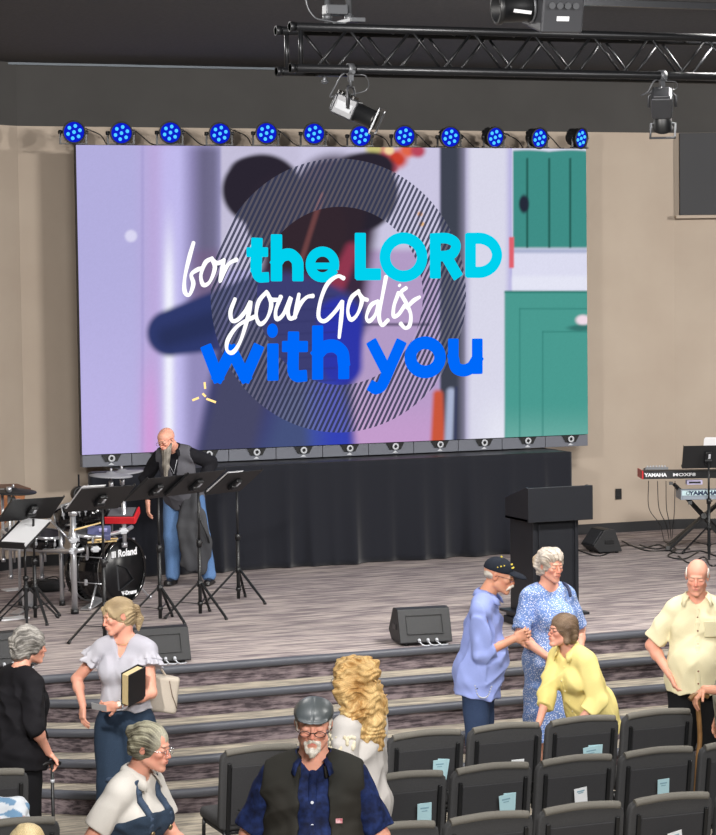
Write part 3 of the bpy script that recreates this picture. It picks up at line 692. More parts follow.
def post(px, py0, py1, dy, r=.02):
    a, b_ = K(px, py0, dy), K(px+ (py1-py0)*.013, py1, dy); b_ = Vector((a.x, a.y, max(0.02, b_.z) if py1 < 595 else .02))
    o = chrome([a, b_], r); mb = MB(); mb.cyl((a.x, a.y, b_.z-.018), (a.x, a.y, b_.z+.02), r*1.35); mb.build('rubber_foot', m_blk if py1 >= 595 else m_chr2, o); mb = MB(); mb.cyl((a.x, a.y, a.z-.03), (a.x, a.y, a.z+.01), r*1.5); mb.build('end_cap', m_chr2, o)
    return a
post(72.8, 512, 611, -.35, .026); post(60.5, 520, 601, .2, .02); post(41, 535, 577, .5, .018); post(9, 488, 577, .55, .016); post(123.5, 494, 545, -.1, .02); post(18, 500, 600, .35, .014); post(2, 490, 560, .7, .014)
chrome(crv([K(4, 548, .5), K(40, 550, .3), K(73, 551, -.35), K(84, 549, -.4)], 6), .019)
chrome(crv([K(73, 540, -.35), K(98, 537, -.25), K(123, 531, -.1), K(132, 527, .0)], 6), .019)
chrome([K(46, 516, .1), K(76, 546, -.1)], .009); chrome([K(60, 526, .2), K(76, 524, -.3)], .009)
for (x, y, dy) in ((73, 551, -.36), (73, 540, -.36), (60.5, 550, .18), (123, 531, -.12), (41, 550, .48), (95, 549, -.35)):
    mb = MB(); c = K(x, y, dy); mb.box(c, (.06, .06, .055)); mb.cyl(c+Vector((-.045, -.02, .0)), c+Vector((.045, -.02, 0)), .012); mb.build('rack_clamp', m_silv, KIT, bevel=.01)
def pad(px, py, dy, r, h, tip, name='tom_pad', lugs=6, top=None):
    c = K(px, py, dy); ax = (Vector((0, 0, 1))+RTV*tip[0]+TOC*tip[1]).normalized()
    mb = MB(); mb.lathe([(0, -h), (r*.6, -h), (r*.97, -h*.8), (r*.97, -.01), (r*.9, -.004), (0, -.004)], c, ax, 28); o = mb.build(name, m_drumblk, KIT)
    mb = MB(); mb.lathe([(r*.92, .004), (r*1.02, .006), (r*1.03, -.02), (r*.97, -.02), (r*.97, -.004)], c, ax, 28); mb.build('rim', m_chr2, o)
    mb = MB(); mb.lathe([(r*.93, -.002), (0, .001)], c, ax, 28); mb.build('striking_head', top or mat('grey_mesh_head', '#3c3e42', .6), o)
    u = ax.orthogonal().normalized(); v = ax.cross(u)
    for k in range(lugs): a = k*2*PI/lugs; q = c+(u*math.cos(a)+v*math.sin(a))*r*1.01; mb = MB(); mb.cyl(q+ax*.006, q-ax*h*.7, .006); mb.box(q-ax*h*.45, (.02, .02, .03)); mb.build('lug', m_chr2, o)
    mb = MB(); mb.cyl(c-ax*h, c-ax*h-Vector((0, 0, .12)), .011); mb.build('mount', m_chr2, o)
    return o
pad(69, 508, .15, .14, .19, (-.25, -.4)); pad(93, 505, .1, .14, .19, (-.05, -.4)); pad(88, 532, -.25, .16, .09, (.1, .1), 'snare_pad', 8)
pad(46, 533, .35, .16, .14, (.1, .15), 'floor_tom_pad'); pad(20, 531, .6, .15, .12, (.1, .15), 'floor_tom_pad')
def cym(px, py, dy, r, m, bot, name='cymbal', tip=(0, .08)):
    c = K(px, py, dy); ax = (Vector((0, 0, 1))+RTV*tip[0]+TOC*tip[1]).normalized()
    mb = MB(); mb.lathe([(0, .022), (.03, .02), (.05, .006), (r*.7, -.004), (r, -.012), (r, -.02), (.05, -.004), (0, .0)], c, ax, 36); o = mb.build(name, m, KIT)
    mb = MB(); mb.cyl(c+ax*.05, c+ax*.018, .01); mb.cyl(c, Vector((c.x, c.y, bot)), .009); mb.cyl((c.x, c.y, c.z-.12), (c.x, c.y, c.z-.06), .02); mb.build('cymbal_stand', m_chr2, o)
cym(111, 474, .1, .19, m_pad, .55, tip=(.05, .02)); cym(122, 471.5, .35, .19, m_pad, .55, tip=(-.1, .02)); cym(13, 490, .65, .21, m_padb, .35, tip=(.06, .05))
# red-sided sampling pad beside the cymbals
c = K(122, 513, -.05); R = Euler((.35, 0, -.5)).to_matrix()
mb = MB(); mb.box(c, (.25, .2, .02), R); sp_ = mb.build('percussion_pad', m_padb, KIT, bevel=.006)
mb = MB(); mb.box(c+R @ Vector((0, -.105, -.02)), (.27, .02, .065), R); mb.box(c+R @ Vector((.13, 0, -.02)), (.02, .21, .065), R); mb.build('red_side', m_red, sp_, bevel=.006)
mb = MB(); mb.box(c+R @ Vector((0, 0, .012)), (.22, .17, .006), R); mb.build('striking_surface', mat('grey_pad', '#5e5d63', .6), sp_)
mb = MB(); mb.cyl(c, K(124, 533, -.05), .014); mb.build('mount', m_chr2, sp_)
mb = MB(); c = K(99, 533, -.3); mb.box(c, (.2, .16, .05), Euler((.5, 0, -.3))); md = mb.build('drum_module', mat('module_blue_grey', '#5b5f86', .4), KIT, bevel=.008)
mb = MB(); mb.box(c+Vector((0.02, -.06, .03)), (.07, .03, .02), Euler((.5, 0, -.3))); mb.build('module_screen', mat('pale_panel', '#a7a5d8', .4), md)
# pedals, chain and small hardware
for (x, y) in ((92, 603), (22, 607)):
    c = K(x, y, -.1); c.z = .02; R = Euler((.12, 0, -.7)).to_matrix()
    mb = MB(); mb.box(c+Vector((0, 0, .01)), (.09, .3, .012), R); mb.box(c+R @ Vector((0, .13, .08)), (.11, .02, .15), R); mb.build('pedal', m_chr2, KIT, bevel=.003)
for i, (pa, pb_) in enumerate((((74, 530), (100, 523)), ((88, 542.5), (116, 541)), ((95, 540), (117, 538.5)))):
    a, b_ = at(*pa, Y=pb.y-.42), at(*pb_, Y=pb.y-.3); mb = MB(); mb.cyl(a, b_, .0085, .007); mb.ball(b_, .009, 8)
    tag(mb.build('drumstick', m_stick), ('pale wooden drumstick lying on the upper drum rack', 'pale wooden drumstick just above the bass drum, lower of the pair', 'pale wooden drumstick just above the bass drum, upper of the pair')[i], 'drumstick', 'drumsticks on the kit')
# small things around the kit
c = at(45, 590, z=STAGE); mb = MB(); mb.lathe([(0, .0), (.17, .0), (.19, .03), (.18, .07), (.12, .09), (0, .085)], c, (0, 0, 1), 28); bg = mb.build('padded_case', mat('black_cloth', '#141416', .9), None); tag(bg, 'round black padded case lying flat behind the chrome drum rack', 'case')
mb = MB(); mb.tube([c+Vector((.13*math.cos(a*.35), .1*math.sin(a*.35), .1+.012*math.sin(a))) for a in range(18)], .006, 6, closed=True); mb.build('strap', m_blk, bg)
for (x, y, w_, d_, rz, lb) in ((14, 590, .2, .12, .2, 'white sheet of paper on the stage floor behind the drum pedals'), (12, 619, .26, .14, .25, 'white sheet of paper on the stage floor beside the left music stand')):
    c = at(x, y, z=STAGE); mb = MB(); mb.box(c+Vector((0, 0, .006)), (w_, d_, .012), Euler((0, 0, rz))); tag(mb.build('paper_sheet', m_white), lb, 'paper')
# wooden cabinet behind the drums
m_wood = mat('orange_wood', '#9c6234', .5, noise=(3, '#7d4a26', .5), stretch=(1, 1, 12)); m_woodt = mat('dark_wood_top', '#5c3524', .45)
c = at(29.5, 570, Y=22.0); cx = at(29.5, 500, Y=22.0).x; ztp = at(15, 488.5, Y=22.0).z
t = thing('wooden_cabinet', (cx, 22.0, STAGE), 0, 'brown wooden cabinet with a dark top behind the drums at left', 'cabinet')
hh = ztp-STAGE
mb = MB(); mb.prism([(-.6, 0, 0), (-.32, 0, 0), (-.32, 0, hh-.42), (-.05, 0, hh-.12), (-.03, 0, hh-.03), (-.6, 0, hh-.03)], (0, .5, 0)); mb.build('body', m_wood, t, bevel=.006)
mb = MB(); mb.box((-.32, .25, hh-.015), (.66, .56, .03)); mb.build('top', m_woodt, t, bevel=.006)
mb = MB(); mb.box((-.45, -.004, hh-.3), (.2, .012, .3)); mb.build('door_panel', m_woodt, t, bevel=.004)
# round black lamp head on its thin stand behind the drums
c = at(79, 494, Y=21.2)
t = thing('floor_lamp', (c.x, c.y, STAGE), 0, 'small round black lamp head on a thin stand behind the drum pads', 'lamp')
mb = MB(); mb.lathe([(0, -.08), (.05, -.08), (.07, -.04), (.075, .05), (.06, .06), (.055, .03), (0, .03)], (0, 0, c.z-STAGE), (TOC+RTV*.5).normalized(), 22); mb.build('lamp_head', m_blk, t)
mb = MB(); mb.cyl((0, 0, .02), (0, 0, c.z-STAGE+.18), .009); mb.build('pole', m_blk, t)
mb = MB(); mb.lathe([(0, .025), (.1, .02), (.12, 0), (0, 0)], (0, 0, 0), (0, 0, 1), 24); mb.build('base', m_blk, t)
# ================================================================== keyboards at the right
m_kb = mat('keyboard_black', '#1f2023', .4); m_kbs = mat('keyboard_silver', '#8d97a3', .4, metal=.2); m_kbc = mat('keyboard_pale', '#b6cfd4', .4); m_keyw = mat('ivory_keys', '#e6e6e2', .3)
def keyboard(name, px, py, floor, dep, length, h, label, mbody, mtop, txts):
    base = at(*floor, z=STAGE); Y = base.y+dep; a = at(px, py, Y=Y)
    rz = -.355
    t = thing(name, a, rz, label, 'keyboard')          # origin: rear lower left corner as seen; player side is +Y
    mb = MB(); D = .34
    mb.prism([(0, 0, 0), (0, D, 0), (0, D, h*.45), (0, .16, h*.55), (0, .14, h), (0, .015, h), (0, 0, h*.9)], (length, 0, 0)); bd = mb.build('case', mbody, t, bevel=.005)
    mb = MB(); mb.box((length/2, .25, h*.55+.006), (length-.08, .16, .012)); ks = mb.build('white_keys', m_keyw, t, bevel=.002)
    mb = MB(); k = 0; x = .06
    while x < length-.06:
        if k % 7 not in (2, 6): mb.box((x+.0117, .22, h*.55+.018), (.012, .09, .012))
        x += .0235; k += 1
    bk = mb.build('black_keys', m_kb, t); 
    for ex_ in (-.008, length+.008): mb = MB(); mb.box((ex_, D/2, h*.5), (.016, D, h*1.02)); mb.build('end_cheek', mtop, t, bevel=.003)
    for (s, size, x, z, off, sx) in txts: text_on(s, size, bd, (x, -.0015, z), (PI/2, 0, 0), m_txt if mbody is m_kb else mat('navy_print', '#1d2b4a', .5), off, 0, 1, sx)
    return t
fl = (700, 548)
k1 = keyboard('stage_keyboard', 643.5, 479.2, fl, .12, 1.3, .085, 'long black keyboard with red ends on the upper stand tier', m_kb, m_red, (('YAMAHA', .05, .125, .04, .002, 1.1), ('MOXF8', .045, .42, .04, .001, 1.6)))
k2 = keyboard('stage_keyboard', 682.5, 500, fl, -.32, 1.25, .1, 'silver keyboard on the lower stand tier, at the right edge', m_kbs, m_kbs, (('YAMAHA', .055, .21, .068, .003, 1.25),))
mb = MB(); mb.box((.62, -.004, .07), (1.25, .01, .05)); o = mb.build('back_strip', m_kbc, k2); 
mb = MB(); mb.lathe([(.014, 0), (.019, 0), (.019, .002), (.014, .002)], (.055, -.01, .068), (0, -1, 0), 18); mb.build('maker_emblem', mat('navy_print', '#1d2b4a', .5), k2)
for o in k2.children_recursive:
    if o.name.startswith('lettering'): o.location.y = -.0105
# X stand
base = at(*fl, z=STAGE)
t = thing('keyboard_stand', (base.x, base.y, STAGE), -.355, 'black folding X stand carrying both keyboards', 'stand')
def Lc(px, py, dy=0): return t_inv @ (at(px, py, Y=base.y+dy))
t_inv = (Matrix.Translation(t.location) @ Matrix.Rotation(-.355, 4, 'Z')).inverted()
for dy in (-.12, .18):
    mb = MB(); mb.bar(Lc(668, 548-dy*12, dy), Lc(722, 500, dy), .045, .03); mb.build('leg', m_blk, t, bevel=.004)
    mb = MB(); mb.bar(Lc(674, 484, dy), Lc(730, 545-dy*12, dy), .045, .03); mb.build('leg', m_blk, t, bevel=.004)
mb = MB(); mb.bar(Lc(668, 548, -.14), Lc(668, 546, .3), .04, .04); mb.build('foot_bar', m_blk, t)
mb = MB(); mb.bar(Lc(671, 483.5, -.3), Lc(671, 483, .5), .04, .03); mb.bar(Lc(690, 503, -.45), Lc(690, 502, .0), .04, .03); mb.build('support_arm', m_blk, t)
mb = MB(); mb.cyl(Lc(704, 516, -.16), Lc(704, 516, .22), .03); mb.build('pivot', m_blk, t)
# devices on the keyboards
a = at(656, 471.3, Y=base.y+.3)
t = thing('audio_mixer', a, -.355, 'small grey mixer with knobs on top of the black keyboard', 'mixer')
mb = MB(); mb.prism([(-.12, -.06, 0), (-.12, .08, 0), (-.12, .08, .03), (-.12, -.06, .05)], (.24, 0, 0)); mb.build('case', mat('mixer_grey', '#77797d', .5), t, bevel=.004)
for i in range(7): mb = MB(); mb.cyl((-.09+.03*i, -.02, .045), (-.09+.03*i, -.02, .062), .008); mb.build('knob', m_silv, t)
a = at(694, 484.2, Y=base.y-.2)
t = thing('effects_box', a, -.355, 'small lilac box lying on the silver keyboard', 'box')
mb = MB(); mb.box((0, 0, .022), (.16, .1, .045)); mb.build('case', mat('lilac_plastic', '#b9b2d2', .5), t, bevel=.004)
mb = MB(); mb.box((0, -.051, .022), (.12, .003, .02)); mb.build('label_strip', m_kb, t)
# cables
def cable(pts, lb, r=.006, m=None, grp='cables at the keyboards'):
    mb = MB(); mb.tube(crv(pts, 6), r, 6); tag(mb.build('cable', m or m_blk), lb, 'cable', grp)
for i, (x0, x1, x2, dy) in enumerate(((648.5, 649, 664, .2), (657.5, 659, 669, .15), (666, 666.5, 671, .1), (675, 674.5, 672, .05))):
    z = STAGE+.01
    cable([at(x0, 481, Y=base.y+dy), at(x1, 508, Y=base.y+dy), at((x1+x2)/2+(3-i), 524, Y=base.y+dy-.05), at(x2, 540-i*.7, z=z)], 'thin black cable hanging from the black keyboard to the stage floor, %s from the left' % ('first', 'second', 'third', 'fourth')[i], .004)
for i, pts in enumerate((((575, 549), (600, 556), (625, 545), (650, 551), (690, 549)), ((622, 541), (640, 548), (660, 545), (676, 553), (700, 551), (716, 556)), ((678, 556), (690, 563), (704, 557), (712, 566), (730, 560)), ((664, 541), (676, 549), (668, 556), (684, 559), (698, 552)), ((640, 545), (655, 549), (672, 546)))):
    cable([at(x, y, z=STAGE+.006) for x, y in pts], ('long thin cable running from the small floor monitor to the keyboard stand', 'black cable lying slack across the floor under the black keyboard', 'black cable curling on the floor beside the old man', 'looped black cable on the floor at the foot of the keyboard stand', 'short black cable on the floor left of the keyboard stand')[i], .008)
# ================================================================== bodies and soft things from distance fields
def A(*v): return np.array(v, np.float32)
def rotm(rx=0, ry=0, rz=0): return np.array(Euler((rx, ry, rz), 'XYZ').to_matrix(), np.float32)
class Fr:
    """a frame: origin and rotation"""
    def __init__(s, o=(0, 0, 0), R=None): s.o = np.array(o, np.float32); s.R = np.eye(3, dtype=np.float32) if R is None else np.array(R, np.float32)
    def p(s, x, y, z): return s.o + s.R @ A(x, y, z)
    def d(s, x, y, z): return s.R @ A(x, y, z)
    def loc(s, P): return (P-s.o) @ s.R
def ellipsoid(c, r, R=None):
    c = np.array(c, np.float32); r = np.array(r, np.float32); m = float(max(r))
    def f(P):
        q = P-c
        if R is not None: q = q @ R
        k0 = np.linalg.norm(q/r, axis=-1); k1 = np.linalg.norm(q/(r*r), axis=-1)+1e-9
        return k0*(k0-1)/k1
    return f, c-m, c+m
def cone(a, b, ra, rb, flat=None):
    """round cone; flat=(direction, ratio) squeezes it along that direction"""
    a = np.array(a, np.float32); b = np.array(b, np.float32); m = max(ra, rb)
    ba = b-a; L2 = float(ba @ ba)+1e-12
    if flat: n = np.array(flat[0], np.float32); n = n/np.linalg.norm(n); q_ = 1/flat[1]-1
    def f(P):
        q = P-a
        if flat:
            t0 = np.clip((q @ ba)/L2, 0, 1); off = q-t0[..., None]*ba; q = q+(off @ n)[..., None]*n*q_
        t = np.clip((q @ ba)/L2, 0, 1)
        return np.linalg.norm(q-t[..., None]*ba, axis=-1)-(ra+(rb-ra)*t)
    return f, np.minimum(a, b)-m, np.maximum(a, b)+m
def rbox(c, hs, R=None, r=.01):
    c = np.array(c, np.float32); hs = np.array(hs, np.float32); m = float(np.linalg.norm(hs))
    def f(P):
        q = P-c
        if R is not None: q = q @ R
        q = np.abs(q)-(hs-r)
        return np.linalg.norm(np.maximum(q, 0), axis=-1)+np.minimum(q.max(-1), 0)-r
    return f, c-m, c+m
def plane(o, n):
    o = np.array(o, np.float32); n = np.array(n, np.float32); n = n/np.linalg.norm(n)
    return (lambda P: (P-o) @ n), None, None
def torus(c, R, a, b, r, squash=1):
    c = np.array(c, np.float32)
    def f(P):
        q = (P-c) @ R; k = np.sqrt((q[..., 0]/a)**2+(q[..., 1]/b)**2)+1e-9
        d = (k-1)*min(a, b); return np.sqrt(d*d+(q[..., 2]/squash)**2)-r
    m = max(a, b)+r; return f, c-m, c+m
def sines(P, fr, seed, n=7, st=(1, 1, 1)):
    rs = np.random.RandomState(seed); o = 0
    for i in range(n):
        d = rs.randn(3); d = d/np.linalg.norm(d)*np.array(st); o = o+np.sin((P @ d.astype(np.float32))*fr*rs.uniform(.6, 1.6)+rs.uniform(0, 6.28))
    return o/n**.5
class Field:
    def __init__(s): s.ops = []; s.disp = []
    def add(s, prim, k=.02): s.ops.append(('u', prim, k)); return s
    def sub(s, prim, k=.005): s.ops.append(('s', prim, k)); return s
    def cut(s, prim, k=.004): s.ops.append(('i', prim, k)); return s      # keep only what is inside prim
    def noise(s, fn): s.disp.append(fn); return s
    def eval(s, lo, hi, h):
        n = np.ceil((hi-lo)/h).astype(int)+1; big = .08
        D = np.full(tuple(n), big, np.float32)
        ax = [lo[i]+h*np.arange(n[i], dtype=np.float32) for i in range(3)]
        for mode, (f, a, b), k in s.ops:
            if a is None: sl = [slice(0, n[i]) for i in range(3)]
            else:
                pd = k+2.5*h+.004; i0 = np.maximum(np.floor((a-pd-lo)/h).astype(int), 0); i1 = np.minimum(np.ceil((b+pd-lo)/h).astype(int)+1, n)
                if np.any(i1 <= i0):
                    if mode == 'i': D[:] = big
                    continue
                sl = [slice(i0[i], i1[i]) for i in range(3)]
            P = np.stack(np.meshgrid(ax[0][sl[0]], ax[1][sl[1]], ax[2][sl[2]], indexing='ij'), -1).astype(np.float32)
            d = f(P); W = D[tuple(sl)]
            if mode == 'u': hh = np.clip(.5+.5*(W-d)/k, 0, 1); D[tuple(sl)] = W*(1-hh)+d*hh-k*hh*(1-hh)
            elif mode == 's': d = -d; hh = np.clip(.5-.5*(W-d)/k, 0, 1); D[tuple(sl)] = W*(1-hh)+d*hh+k*hh*(1-hh)
            else:
                hh = np.clip(.5-.5*(W-d)/k, 0, 1); r = W*(1-hh)+d*hh+k*hh*(1-hh)
                if a is not None: T = np.full_like(D, big); T[tuple(sl)] = r; D = T
                else: D = r
        if s.disp:
            mk = np.abs(D) < .03; I = np.argwhere(mk); P = (lo+h*I).astype(np.float32); v = D[mk]
            for fn in s.disp: v = v+fn(P)
            D[mk] = v
        D[0] = D[-1] = big; D[:, 0] = D[:, -1] = big; D[:, :, 0] = D[:, :, -1] = big
        return D
    def bounds(s):
        los = [o[1][1] for o in s.ops if o[0] == 'u']; his = [o[1][2] for o in s.ops if o[0] == 'u']
        return np.min(los, 0)-.02, np.max(his, 0)+.02
    def mesh(s, h, lo=None, hi=None):
        l, u = s.bounds(); lo = l if lo is None else np.maximum(np.array(lo, np.float32), l); hi = u if hi is None else np.minimum(np.array(hi, np.float32), u)
        D = s.eval(lo, hi, h); g = openvdb.FloatGrid(4*h); g.copyFromArray(np.clip(D, -4*h, 4*h))
        pts, quads = g.convertToQuads(0.0)
        return pts.astype(np.float32)*h+lo, quads
def mk_mesh(name, parts, mats, colfn=None, matfn=None, parent=None, smooth=0):
    V = []; Q = []; o = 0
    for p, q in parts: V.append(p); Q.append(q+o); o += len(p)
    V = np.concatenate(V); Q = np.concatenate(Q).astype(np.int32)[:, ::-1]
    me = bpy.data.meshes.new(name); me.vertices.add(len(V)); me.vertices.foreach_set('co', V.ravel())
    me.loops.add(len(Q)*4); me.loops.foreach_set('vertex_index', Q.ravel()); me.polygons.add(len(Q))
    me.polygons.foreach_set('loop_start', np.arange(0, len(Q)*4, 4, dtype=np.int32)); me.polygons.foreach_set('loop_total', np.full(len(Q), 4, np.int32))
    me.polygons.foreach_set('use_smooth', np.ones(len(Q), bool))
    me.update(calc_edges=True); me.validate()
    if colfn is not None:
        c = colfn(V); ca = me.color_attributes.new('col', 'FLOAT_COLOR', 'POINT')
        ca.data.foreach_set('color', np.concatenate([c, np.ones((len(V), 1))], 1).astype(np.float32).ravel())
    for m in (mats if isinstance(mats, (list, tuple)) else [mats]): me.materials.append(m)
    if matfn is not None:
        cen = V[Q].mean(1); me.polygons.foreach_set('material_index', matfn(cen).astype(np.int32))
    ob = bpy.data.objects.new(name, me); COL.objects.link(ob); ob.parent = parent
    return ob
def c3(c): return np.array(lin(c)[:3], np.float32)
def mixc(a, b, t): return a*(1-t[:, None])+b*t[:, None]
m_skin = attr_mat('skin', .5, .35, sub=.12)
m_hair = attr_mat('hair', .6, .3, weave=.22, bscale=170, bump=.5)
m_eye = attr_mat('eye_surface', .15, .6)
m_cloth = attr_mat('woven_cloth', .85, .2, bump=.25, bscale=300, weave=.06)
m_silk = attr_mat('thin_cloth', .75, .25, bump=.1, bscale=200, weave=.03)
m_denim = attr_mat('denim', .85, .2, bump=.4, bscale=260, weave=.22)
m_floral = attr_mat('floral_print', .8, .2, dots=(95, .3, '#eef2fb'))
m_camo = attr_mat('navy_pattern', .8, .2, weave=.55, bscale=38)
m_leather = attr_mat('grey_leather', .38, .5, bump=.15, bscale=90)
m_lensg = mat('eyeglass_wire', '#54453c', .3, metal=.6)
m_darkfr = mat('dark_frame', '#3a2622', .35)
SK = dict(fair='#e0b09a', pink='#dda08a', tan='#cf957a', light='#dba991')
def ik(s, w, hint, L1, L2):
    s, w, hint = (np.array(v, np.float32) for v in (s, w, hint)); d = w-s; L = np.linalg.norm(d)
    if L > (L1+L2)*.995: w = s+d/L*(L1+L2)*.995; d = w-s; L = np.linalg.norm(d)
    u = d/L; a = (L1*L1-L2*L2+L*L)/(2*L); hh = math.sqrt(max(L1*L1-a*a, 0)); n = hint-(hint @ u)*u; n = n/(np.linalg.norm(n)+1e-9)
    return s+u*a+n*hh, w
class Person:
    def __init__(s, H=1.7, g=1.0, sw=.163, lean=0, side=0, twist=0, head=(0, 0, 0), neck=.0, female=False, belly=0, bust=0, hipw=1.0, skin='fair', neck_r=.056, hs=1.0, legs=None):
        s.H = H; s.g = g; s.female = female; s.skin = c3(SK.get(skin, skin)); s.k = H/1.75; k = s.k; s.belly = belly; s.bust = bust; s.hipw = hipw
        d2 = math.radians
        s.pel = Fr((0, 0, .53*H)); s.T = Fr((0, 0, .53*H), rotm(d2(lean), d2(side), 0)); s.Tc = Fr((0, 0, .53*H), rotm(d2(lean), d2(side), 0) @ rotm(0, 0, d2(twist)))
        s.z = lambda f: (f-.53)*H
        T, C, z = s.T, s.Tc, s.z
        s.sh = {sd: C.p(sd*sw*k, .01*k, z(.788)) for sd in (-1, 1)}
        s.nb = C.p(0, .012*k, z(.835))
        up = C.R @ rotm(d2(neck), 0, 0)
        s.nt = s.nb+up @ A(0, -.012*k, .075*k)
        yaw, pitch, roll = head                                   # yaw >0 turns to the person's left
        Rh = rotm(0, 0, d2(yaw)) @ rotm(d2(pitch), d2(roll), 0)
        s.hk = k*hs*1.0; s.hd = Fr(s.nt+Rh @ A(0, -.02, .088)*s.hk, Rh*1.0)
        s.arm = {}; s.hand_boxes = []; s.arms_l = (.168*H, .148*H)
        f = Field(); s.body = f; G = g
        f.add(ellipsoid(T.p(0, 0, 0), A(.165*G*hipw, .12*G, .12)*k), .05)
        f.add(ellipsoid(T.p(0, -.0, z(.62)), A(.135*G, .105*G, .13)*k), .05)
        f.add(ellipsoid(C.p(0, .0, z(.72)), A(.155*G, .108*G, .15)*k), .05)
        if belly: f.add(ellipsoid(T.p(0, -.05-.05*belly, z(.6)), A(.14*G+.02*belly, .09+.06*belly, .14)*k), .05)
        if bust:
            for sd in (-1, 1): f.add(ellipsoid(C.p(sd*.075*k, -.085*k, z(.715)), A(.065, .05+.02*bust, .065)*k), .03)
        for sd in (-1, 1):
            f.add(cone(C.p(sd*.07*k, .015*k, z(.80)), s.sh[sd], .065*k, .055*k), .04)
            f.add(cone(C.p(sd*.02*k, .02*k, z(.83)), C.p(sd*.12*k, .02*k, z(.815)), .045*k, .04*k), .03)
        f.add(cone(s.nb-up @ A(0, 0, .02), s.nt+Rh @ A(0, .012, .01), neck_r*k, neck_r*.93*k), .025)
        s.legs = legs or {-1: (A(-.1*k*hipw, 0, .49*H), A(-.1*k, -.01, .27*H), A(-.1*k, .01, .05*H)), 1: (A(.1*k*hipw, 0, .49*H), A(.1*k, -.01, .27*H), A(.1*k, .01, .05*H))}
        for sd, (a, b, c) in s.legs.items():
            f.add(cone(a, b, .082*k*G**.5, .052*k), .04); f.add(cone(b, c, .052*k, .036*k), .02)
        s.head_prims(f)
    def pose_arm(s, sd, wrist, hint, frame=None, r=1.0):
        fr = frame or s.Tc; w = fr.p(*wrist) if frame is not False else np.array(wrist, np.float32); k = s.k
        hv = fr.d(*hint) if frame is not False else np.array(hint, np.float32)
        e, w = ik(s.sh[sd], w, hv, *s.arms_l); s.arm[sd] = (s.sh[sd], e, w)
        s.body.add(cone(s.sh[sd], e, .046*k*r, .037*k*r), .02); s.body.add(cone(e, w, .038*k*r, .024*k*r), .015)
        s.body.add(ellipsoid((e+(w-e)*.3), A(.04, .04, .04)*k*r), .02)
        return e, w
    def hand(s, sd, pdir, curl=.5, fdir=None, spread=.12, thumb=.6, curls=None, scale=1.0):
        """pdir: palm normal (world of the figure); fdir: direction of the hand (default along the forearm)"""
        _, e, w = s.arm[sd]; k = s.k*scale; d = (w-e)/np.linalg.norm(w-e) if fdir is None else np.array(fdir, np.float32)/np.linalg.norm(fdir)
        n = np.array(pdir, np.float32); n = n-(n @ d)*d; n = n/np.linalg.norm(n); ac = np.cross(d, n)
        # thumb side: for a left hand (sd=1) with palm n and fingers d, thumb lies along -ac or +ac
        th = -ac*sd*-1.0
        f = s.body
        f.add(cone(w, w+d*.03*k, .023*k, .024*k, (n, .75)), .01)
        f.add(rbox(w+d*.055*k, A(.036, .014, .038)*k, np.stack([ac, n, d], 1), .012*k), .012)
        specs = ((.027, .071, .0088), (.009, .08, .0092), (-.009, .074, .0088), (-.026, .058, .0078))
        for i, (o, L, r) in enumerate(specs):
            cu = curls[i] if curls else curl; p = w+d*(.088-.004*abs(i-1))*k+th*o*k; dd = d+th*spread*(1.5-i)*.5; dd = dd/np.linalg.norm(dd)
            for j, fr_ in enumerate((.45, .3, .25)):
                a = cu*(.75, 1.0, .8)[j]; dd = dd*math.cos(a)+n*math.sin(a); dd = dd/np.linalg.norm(dd)
                q = p+dd*L*fr_*k; rr = r*k*(1-.08*j); f.add(cone(p, q, rr, rr*.94), .003); p = q
                n_ = n*math.cos(a)-d*math.sin(a); 
                # keep bending in the same plane
                n = n
        p = w+d*.028*k+th*.03*k; dd = d*.65+th*.7+n*.25*thumb; dd = dd/np.linalg.norm(dd)
        f.add(cone(w+d*.02*k+th*.012*k, p, .014*k, .0125*k), .008)
        for j, L in enumerate((.036, .028)): q = p+dd*L*k; f.add(cone(p, q, .0105*k*(1-.1*j), .0095*k*(1-.1*j)), .004); p = q; dd = dd*.8+(n*.5*thumb+d*.2); dd = dd/np.linalg.norm(dd)
        c = w+d*.09*k; s.hand_boxes.append((c-.13*k, c+.13*k)); s.palm = getattr(s, 'palm', {}); s.palm[sd] = (w+d*.07*k+n*.02*k, d, n, th)
    def head_prims(s, f):
        h = s.hd; k = s.hk; w = .96 if s.female else 1.0
        def E(c, r, kk=.015, mir=False, sub=False, R=None):
            for sg in ((-1, 1) if mir else (1,)):
                RR = h.R if R is None else h.R @ rotm(R[0], R[1]*sg, R[2]*sg)
                p = ellipsoid(h.p(c[0]*k*sg*w, c[1]*k, c[2]*k), A(r[0]*w, r[1], r[2])*k, RR)
                (f.sub if sub else f.add)(p, kk*k)
        E((0, .018, .028), (.073, .092, .084), .02); E((0, -.035, .035), (.058, .048, .058), .02); E((0, -.03, -.035), (.054, .056, .074), .02)
        for sg in (-1, 1): f.add(cone(h.p(.046*sg*k*w, .0, -.058*k), h.p(.012*sg*k, -.068*k, -.095*k), .02*k, .017*k), .02)
        E((0, -.078, -.097), (.02 if s.female else .024, .017, .016), .015); E((.038, -.066, -.02), (.018, .02, .016), .02, True)
        E((0, -.082, .024), (.042, .011, .008), .012); E((.031, -.1035, .002), (.020, .015, .013), .014, True, True)
        E((.031, -.0765, .003), (.0165, .0135, .0115), .006, True)
        f.add(cone(h.p(0, -.086*k, .012*k), h.p(0, -.107*k, -.028*k), .0068*k, .0105*k), .008*k); E((.011, -.097, -.031), (.0085, .0095, .0075), .005, True)
        E((0, -.083, -.058), (.028, .016, .022), .014); E((0, -.0985, -.0525), (.021, .006, .0045), .003); E((0, -.0975, -.0625), (.018, .0065, .006), .003); E((0, -.106, -.0573), (.022, .007, .0013), .002, sub=True)
